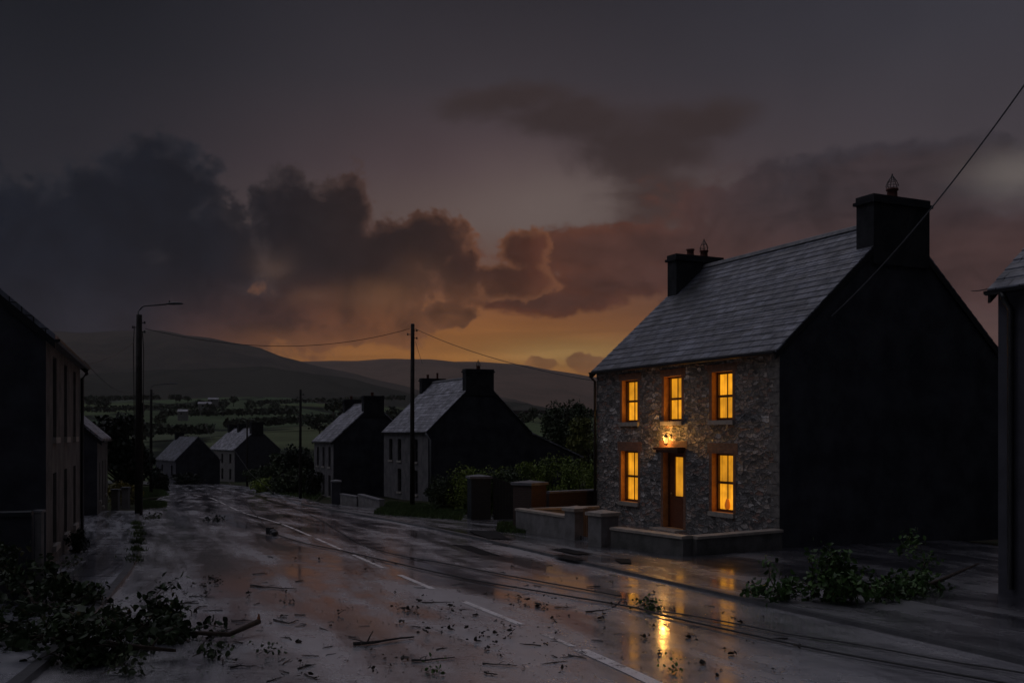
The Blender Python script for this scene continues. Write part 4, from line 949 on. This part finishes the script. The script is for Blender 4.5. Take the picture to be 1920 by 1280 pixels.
for i, (px, py, y, w, h, lab) in enumerate([(343, 768, 480, 4.4, 2.3, 'small white farmhouse nearest in the far fields'), (384, 754, 560, 7, 2.4, 'low pale farm shed left of its neighbour in the far trees'), (400, 746, 620, 6., 2.2, 'palest roofed farm building highest in the far fields')]):
    fb = empty('farm_building', (pt(px, y), y, (HOR-py)/F*y+e-h), .2); tag(fb, lab, 'farm building')
    MB().box(-w/2, w/2, -2.5, 2.5, -3, h*.62).build('wall', M['white_wall'], fb)
    MB().add([(-w/2-.2, -2.8, h*.62), (w/2+.2, -2.8, h*.62), (w/2+.2, 2.8, h*.62), (-w/2-.2, 2.8, h*.62), (-w/2-.2, 0, h*1.1), (w/2+.2, 0, h*1.1)], [(0, 1, 5, 4), (2, 3, 4, 5), (0, 3, 4), (1, 2, 5), (0, 1, 2, 3)]).build('roof', M['slate_far'], fb)
    MB().box(-w*.2, -w*.05, -2.53, -2.501, 0, h*.35).build('window', M['dark_glass'], fb)

# ------------------------------------------------------------------ storm debris
def leafy(P, r, size):
    """lobed leaves (six-sided, folded) at points P"""
    n = len(P); vs = np.zeros((n*6, 3)); fs = []
    for i, p in enumerate(P):
        d = Vector(r.normal(size=3)).normalized(); e_ = d.cross(Vector(r.normal(size=3))).normalized(); g_ = d.cross(e_); s = size*r.uniform(.45, 1.6)
        q = [(-.6, 0, 0), (-.15, .42, .12), (.35, .30, .08), (.75, 0, -.05), (.35, -.30, .08), (-.15, -.42, .12)]
        for k, (a, b_, c) in enumerate(q): vs[i*6+k] = Vector(p)+(e_*a+g_*b_+d*c)*s
    idx = np.arange(n)*6; f = np.concatenate([np.stack([idx, idx+1, idx+2, idx+3], 1), np.stack([idx, idx+3, idx+4, idx+5], 1)]); return vs, f
def bough(name, label, pts, rad, seed, nsub, sublen, leaves, lsize, lmat, spread=1., updir=.5, tip=None, leafstart=.2):
    """pts: world points of the main stem from broken butt to tip"""
    rr_ = random.Random(seed); rn = np.random.default_rng(seed); P = [Vector(p) for p in pts]; o = P[0].copy(); o.z = gz(o.y)
    t = empty(name, o); tag(t, label, 'fallen branch'); mb = MB(); N = len(P)
    mb.tube([p-o for p in P], [rad*(1-.8*i/(N-1))*(.45 if (i == 0 and not tip) else 1) for i in range(N)], 7); LP = []
    for k in range(nsub):
        f_ = leafstart+(1-leafstart)*(k+.5)/nsub; i = min(N-2, int(f_*(N-1))); q = P[i].lerp(P[i+1], f_*(N-1)-i); ax = (P[i+1]-P[i]).normalized()
        d = Vector((rr_.gauss(0, 1), rr_.gauss(0, 1), rr_.gauss(0, .45)+updir)).normalized()*spread+ax*.6; d.normalize(); L = sublen*rr_.uniform(.5, 1.2)
        pp = [q]; dd_ = d.copy()
        for s_ in range(4):
            dd_ = (dd_+Vector((rr_.gauss(0, .25), rr_.gauss(0, .25), rr_.gauss(0, .2)-.12))).normalized(); pn = pp[-1]+dd_*L/4; pn.z = max(pn.z, gz(pn.y)+.05); pp.append(pn)
        mb.tube([p-o for p in pp], [rad*.35, rad*.28, rad*.2, rad*.13, rad*.07], 5)
        for j in range(leaves):
            u_ = rr_.uniform(.25, 1.05)*4; a = min(3, int(u_)); c = pp[a].lerp(pp[a+1], min(1, u_-a)); c = c+Vector((rr_.gauss(0, .08), rr_.gauss(0, .08), rr_.gauss(0, .07)))
            c.z = max(c.z, gz(c.y)+.03); LP.append(c-o)
    mb.build('branch', M['bark'], t, True)
    v, f = leafy(LP, rn, lsize); fastmesh('leaves', v, f, lmat, t)
    if tip: MB().lathe((0, 0, P[0].z-o.z), [(rad*.9, -.03), (rad*.6, .04), (.01, .10)], 7).build('broken_end', M['split_wood'], t)
    return t
def gp(px, py, h=.05): x, y = at(px, py); return (x, y, gz(y)+h)
# left pile
bough('fallen_branch', 'fallen leafy bough with reddish broken end lying across the left kerb', [gp(485, 1186, .16), gp(430, 1200, .08), gp(340, 1196, .08), gp(240, 1190, .15), gp(110, 1170, .2), gp(-20, 1120, .3)], .040, 101, 40, .55, 34, .07, M['leaf_pile'], tip=True, leafstart=.34, updir=.12)
bough('fallen_branch', 'fallen dark bough filling the lower left corner', [gp(330, 1235, .1), gp(220, 1240, .2), gp(110, 1240, .25), gp(0, 1215, .3), gp(-120, 1180, .35)], .045, 102, 48, .62, 36, .075, M['leaf_pile'], leafstart=0.1, updir=.1)
bough('fallen_branch', 'upright leafy sprig rising before the slim pale post on the left', [gp(90, 1190, .1), gp(50, 1170, .5), gp(10, 1150, .75), gp(-20, 1140, .95)], .03, 103, 20, .4, 26, .07, M['leaf_pile'], updir=.5)
bough('fallen_branch', 'leafy twigs reaching up from the left bough over the road', [gp(250, 1205, .1), gp(285, 1200, .3), gp(295, 1195, .62)], .02, 104, 9, .3, 18, .065, M['leaf_pile'], updir=.6)
bough('fallen_branch', 'second leafy twig right of the first above the left bough', [gp(330, 1210, .08), gp(318, 1205, .25), gp(322, 1200, .42)], .016, 105, 6, .22, 26, .065, M['leaf_pile'], updir=.8)
bough('fallen_branch', 'low leafy spray lying between pavement and dark wall', [gp(210, 1130, .05), gp(150, 1140, .15), gp(80, 1130, .3)], .025, 106, 24, .6, 34, .08, M['leaf_pile'])
bough('fallen_branch', 'small sprig at the tip of the broken left bough', [gp(360, 1235, .03), gp(385, 1232, .08), gp(410, 1232, .05)], .012, 107, 5, .2, 12, .05, M['leaf_dim'])
bough('fallen_branch', 'small sprig at the bottom edge of the road on the left', [gp(190, 1268, .03), gp(225, 1262, .1), gp(250, 1262, .08)], .012, 108, 6, .22, 12, .05, M['leaf_dim'])
bough('fallen_branch', 'small leafy sprig on the pavement by the terraced house', [gp(110, 1080, .03), gp(135, 1070, .12), gp(155, 1062, .15)], .012, 109, 6, .25, 14, .05, M['leaf_dim'])
# right pile
bough('fallen_branch', 'large fallen leafy bough in front of the black gable on the right', [gp(1835, 1090, .35), gp(1760, 1112, .22), gp(1690, 1125, .12), gp(1620, 1135, .3), gp(1550, 1135, .35), gp(1430, 1128, .15)], .042, 121, 60, .58, 38, .065, M['leaf_green'], leafstart=.22, updir=.22)
bough('fallen_branch', 'leafy crown standing tallest in the heap before the black gable', [gp(1600, 1135, .1), gp(1580, 1130, .35), gp(1550, 1128, .72)], .03, 122, 22, .38, 34, .065, M['leaf_green'], updir=.3, leafstart=.05)
bough('fallen_branch', 'sparse leafy sprig at the right end of the heap before the gable', [gp(1670, 1100, .1), gp(1735, 1098, .15), gp(1730, 1085, .5), gp(1705, 1085, .65)], .018, 123, 14, .45, 16, .065, M['leaf_green'])
bough('fallen_branch', 'thin bare twigs at the left end of the heap by the orange reflections', [gp(1480, 1130, .1), gp(1430, 1120, .1), gp(1400, 1115, .12)], .012, 124, 9, .3, 4, .045, M['leaf_dim'])
# clumps and sticks on the road
bough('fallen_sprig', 'bright green leaf clump beside the orange reflection on the road', [gp(1185, 1145, .04), gp(1205, 1143, .08), gp(1225, 1143, .05)], .01, 131, 8, .16, 14, .04, M['leaf_green'])
bough('fallen_sprig', 'dark leaf clump on the far left side of the road', [gp(378, 978, .04), gp(400, 977, .1), gp(418, 978, .06)], .015, 132, 8, .3, 14, .06, M['leaf_dark'])
bough('fallen_sprig', 'dark leaf clump at the foot of the left lamp pole', [gp(270, 975, .04), gp(283, 972, .1), gp(295, 970, .05)], .015, 133, 7, .3, 12, .07, M['leaf_dim'])
bough('fallen_sprig', 'small green sprig near the bottom edge in mid road', [gp(800, 1262, .02), gp(812, 1260, .04), gp(822, 1261, .03)], .006, 134, 4, .08, 8, .03, M['leaf_green'])
bough('fallen_sprig', 'small green sprig at the bottom right of the white line', [gp(1252, 1262, .02), gp(1262, 1260, .04), gp(1272, 1260, .03)], .006, 135, 4, .08, 8, .03, M['leaf_green'])
bough('fallen_sprig', 'leafy sprig beside the broken end of the left bough', [gp(485, 1228, .02), gp(500, 1226, .05), gp(512, 1227, .03)], .008, 136, 5, .10, 8, .032, M['leaf_dim'])
def stick(name, label, pxs, r0, seed, group=None, forks=2):
    rr_ = random.Random(seed); g_ = [Vector(gp(px, py, r0*.9+.004)) for px, py in pxs]; o = g_[0].copy(); P = []
    for i in range(len(g_)-1):
        for k in range(3): q = g_[i].lerp(g_[i+1], k/3); q += Vector((rr_.gauss(0, r0*.8), rr_.gauss(0, r0*1.2), 0)); P.append(q-o)
    P.append(g_[-1]-o); mb = MB(); mb.tube(P, [r0*(1-.6*i/(len(P)-1))*rr_.uniform(.85, 1.2) for i in range(len(P))], 6)
    L = (g_[-1]-g_[0]).length
    for k in range(forks):
        q = P[rr_.randrange(1, len(P)-1)] if len(P) > 2 else P[0]; d = Vector((rr_.uniform(-1, 1), rr_.uniform(-1, 1), rr_.uniform(.1, .35))).normalized()*L*rr_.uniform(.15, .3)
        mb.tube([q, q+d*.5+Vector((0, 0, .01)), q+d], [r0*.45, r0*.35, r0*.15], 5)
    ob = mb.build(name, M['twig']); ob.location = o; tag(ob, label, 'stick', group); return ob
for k, (lab, pxs, r0) in enumerate([
    ('thick mossy stick lying nearest the centre foreground', [(660, 1210), (700, 1207), (740, 1202), (776, 1197)], .024),
    ('straight stick low in the picture right of the thick one', [(770, 1240), (810, 1239), (852, 1234)], .015),
    ('long thin stick on the left lane with a leaf clump', [(470, 1098), (500, 1102), (530, 1104), (557, 1105)], .016),
    ('forked dark stick nearest the broken left bough', [(390, 1190), (420, 1184), (433, 1181)], .016),
    ('thin stick above the broken left bough', [(434, 1165), (460, 1164), (492, 1166)], .010),
    ('short curved stick right of the broken left bough', [(515, 1163), (540, 1170), (560, 1164)], .014),
    ('stick in mid road just left of the white line', [(790, 1130), (815, 1130), (845, 1130)], .012),
    ('dark stick lying beside the twig clump end of the cable', [(1100, 1148), (1125, 1146), (1145, 1143)], .014),
    ('thin stick parallel to the nearer fallen cable', [(1040, 1139), (1060, 1139), (1080, 1138)], .010),
    ('curled stick at the bottom of the road centre', [(905, 1245), (935, 1247), (970, 1249)], .010),
    ('short stick right of the white line at the bottom', [(910, 1262), (920, 1265), (933, 1266)], .012),
    ('stick by the dark patch at the right hand kerb', [(925, 1020), (960, 1025), (990, 1018)], .015),
    ('forked twig standing at the end of the farther cable', [(1150, 1140), (1168, 1122), (1178, 1140)], .008),
    ('stick on the left lane near the bottom edge', [(430, 1253), (450, 1250), (470, 1250)], .012),
    ('long stick by the left kerb in the shade of the terraced house', [(355, 1119), (380, 1119), (402, 1120)], .010),
    ('stick leaning on the kerb among the left sprigs', [(365, 1142), (375, 1139), (388, 1137)], .013)]):
    stick('stick', lab, pxs, r0, 200+k)
# many small twigs, copies of eight shapes
rr_ = random.Random(77); protos = []
for k in range(8):
    mb = MB(); L = rr_.uniform(.10, .22); a = rr_.uniform(-.5, .5); r0 = rr_.uniform(.005, .010)
    mb.tube([(-L/2, 0, r0), (-.02, L*a*.3, r0*1.3), (L*.2, L*a*.1, r0*1.1), (L/2, L*a*.5, r0)], [r0, r0*.9, r0*.8, r0*.4], 5)
    if k % 2: mb.tube([(0, L*a*.2, r0), (L*.12, L*.16, r0*1.8), (L*.3, L*.25, r0*2.5)], [r0*.7, r0*.5, r0*.2], 4)
    me = mb.build('twig', M['twig']); protos.append(me)
lv = []
for k in range(5):
    rn = np.random.default_rng(300+k); n_ = 3+k; P = [(rn.normal(0, .035), rn.normal(0, .03), .012+.01*i) for i in range(n_)]; vv, ff = leafy([Vector(p) for p in P], rn, .034); vv[:, 2] = np.maximum(vv[:, 2]*.7, .003)
    lv.append(fastmesh('leaf_clump', vv, ff, M['leaf_litter']))
def scatter(protos, n, seed, lab, cat, group, nm, smin, smax):
    r_ = random.Random(seed); c = 0
    cl = [(r_.uniform(330, 1400), r_.uniform(1085, 1270)) for _ in range(14)]
    while c < n:
        py = 1275-235*(r_.random()**.75); px = r_.uniform(330, 1500)
        if r_.random() < .5: q_ = r_.choice(cl); px = q_[0]+r_.gauss(0, 45); py = q_[1]+r_.gauss(0, 14)
        if py > 1278 or py < 1030: continue
        if py < 1100 and not (px < 1250 and (px > 480 or py > 1080)): continue
        if px > 1050+(1280-py)*1.2 and py > 1120 and r_.random() < .6: continue
        x, y = at(px, py)
        if x > float(edge(RIG, np.array([y]))[0])-.2 or x < float(edge(LEF, np.array([y]))[0])+.3: continue
        p = protos[c % len(protos)]
        if c < len(protos): o = p
        else: o = p.copy(); C.objects.link(o)
        sl_ = math.atan2(gz(y+.2)-gz(y-.2), .4); o.rotation_euler = (sl_, 0, r_.uniform(-3.1, 3.1)); s = r_.uniform(smin, smax); o.scale = (s, s, s); o.location = (x, y, gz(y)+.001); tag(o, lab, cat, group); c += 1
scatter(protos, 105, 1, 'small dark broken twig lying loose on the wet road', 'twig', 'small twigs strewn on the road', 'twig', .5, 1.6)
scatter(lv, 175, 2, 'little clump of dark wet leaves on the road', 'leaf clump', 'leaf clumps strewn on the road', 'leaf_clump', .5, 2.0)
# finest litter
rl = np.random.default_rng(5); pts = []
while len(pts) < 1500:
    py = 1279-250*(rl.random()**.8); px = rl.uniform(240, 1500); x, y = at(px, py) if len(pts) % 1 == 0 else (0, 0)
    if float(np.interp(y, ys, edge(LEF, ys)))+.1 < x < float(np.interp(y, ys, edge(RIG, ys)))+1.: pts.append((x, y, gz(y)+.009))
vv, ff = leaf_cloud(np.array(pts), .022, 8, 2.0); vv[:, 2] = np.repeat(np.array(pts)[:, 2], 4)+(vv[:, 2]-np.repeat(np.array(pts)[:, 2], 4))*.25
tag(fastmesh('leaf_litter', vv, ff, M['leaf_litter']), 'tiny scraps of leaf litter all over the wet road', 'leaf litter', kind='stuff')

# ------------------------------------------------------------------ haze
m = bpy.data.materials.new('haze_air'); m.use_nodes = True; nt = m.node_tree; nt.nodes.clear()
pv = nt.nodes.new('ShaderNodeVolumePrincipled'); pv.inputs['Density'].default_value = .00009; pv.inputs['Color'].default_value = (.92, .86, .84, 1); pv.inputs['Anisotropy'].default_value = .6
on = nt.nodes.new('ShaderNodeOutputMaterial'); nt.links.new(pv.outputs[0], on.inputs['Volume'])
hz = MB().box(-4600, 4600, -700, 4300, -200, 330).build('haze', m); tag(hz, kind='stuff'); hz['label'] = 'pale evening haze over the valley'
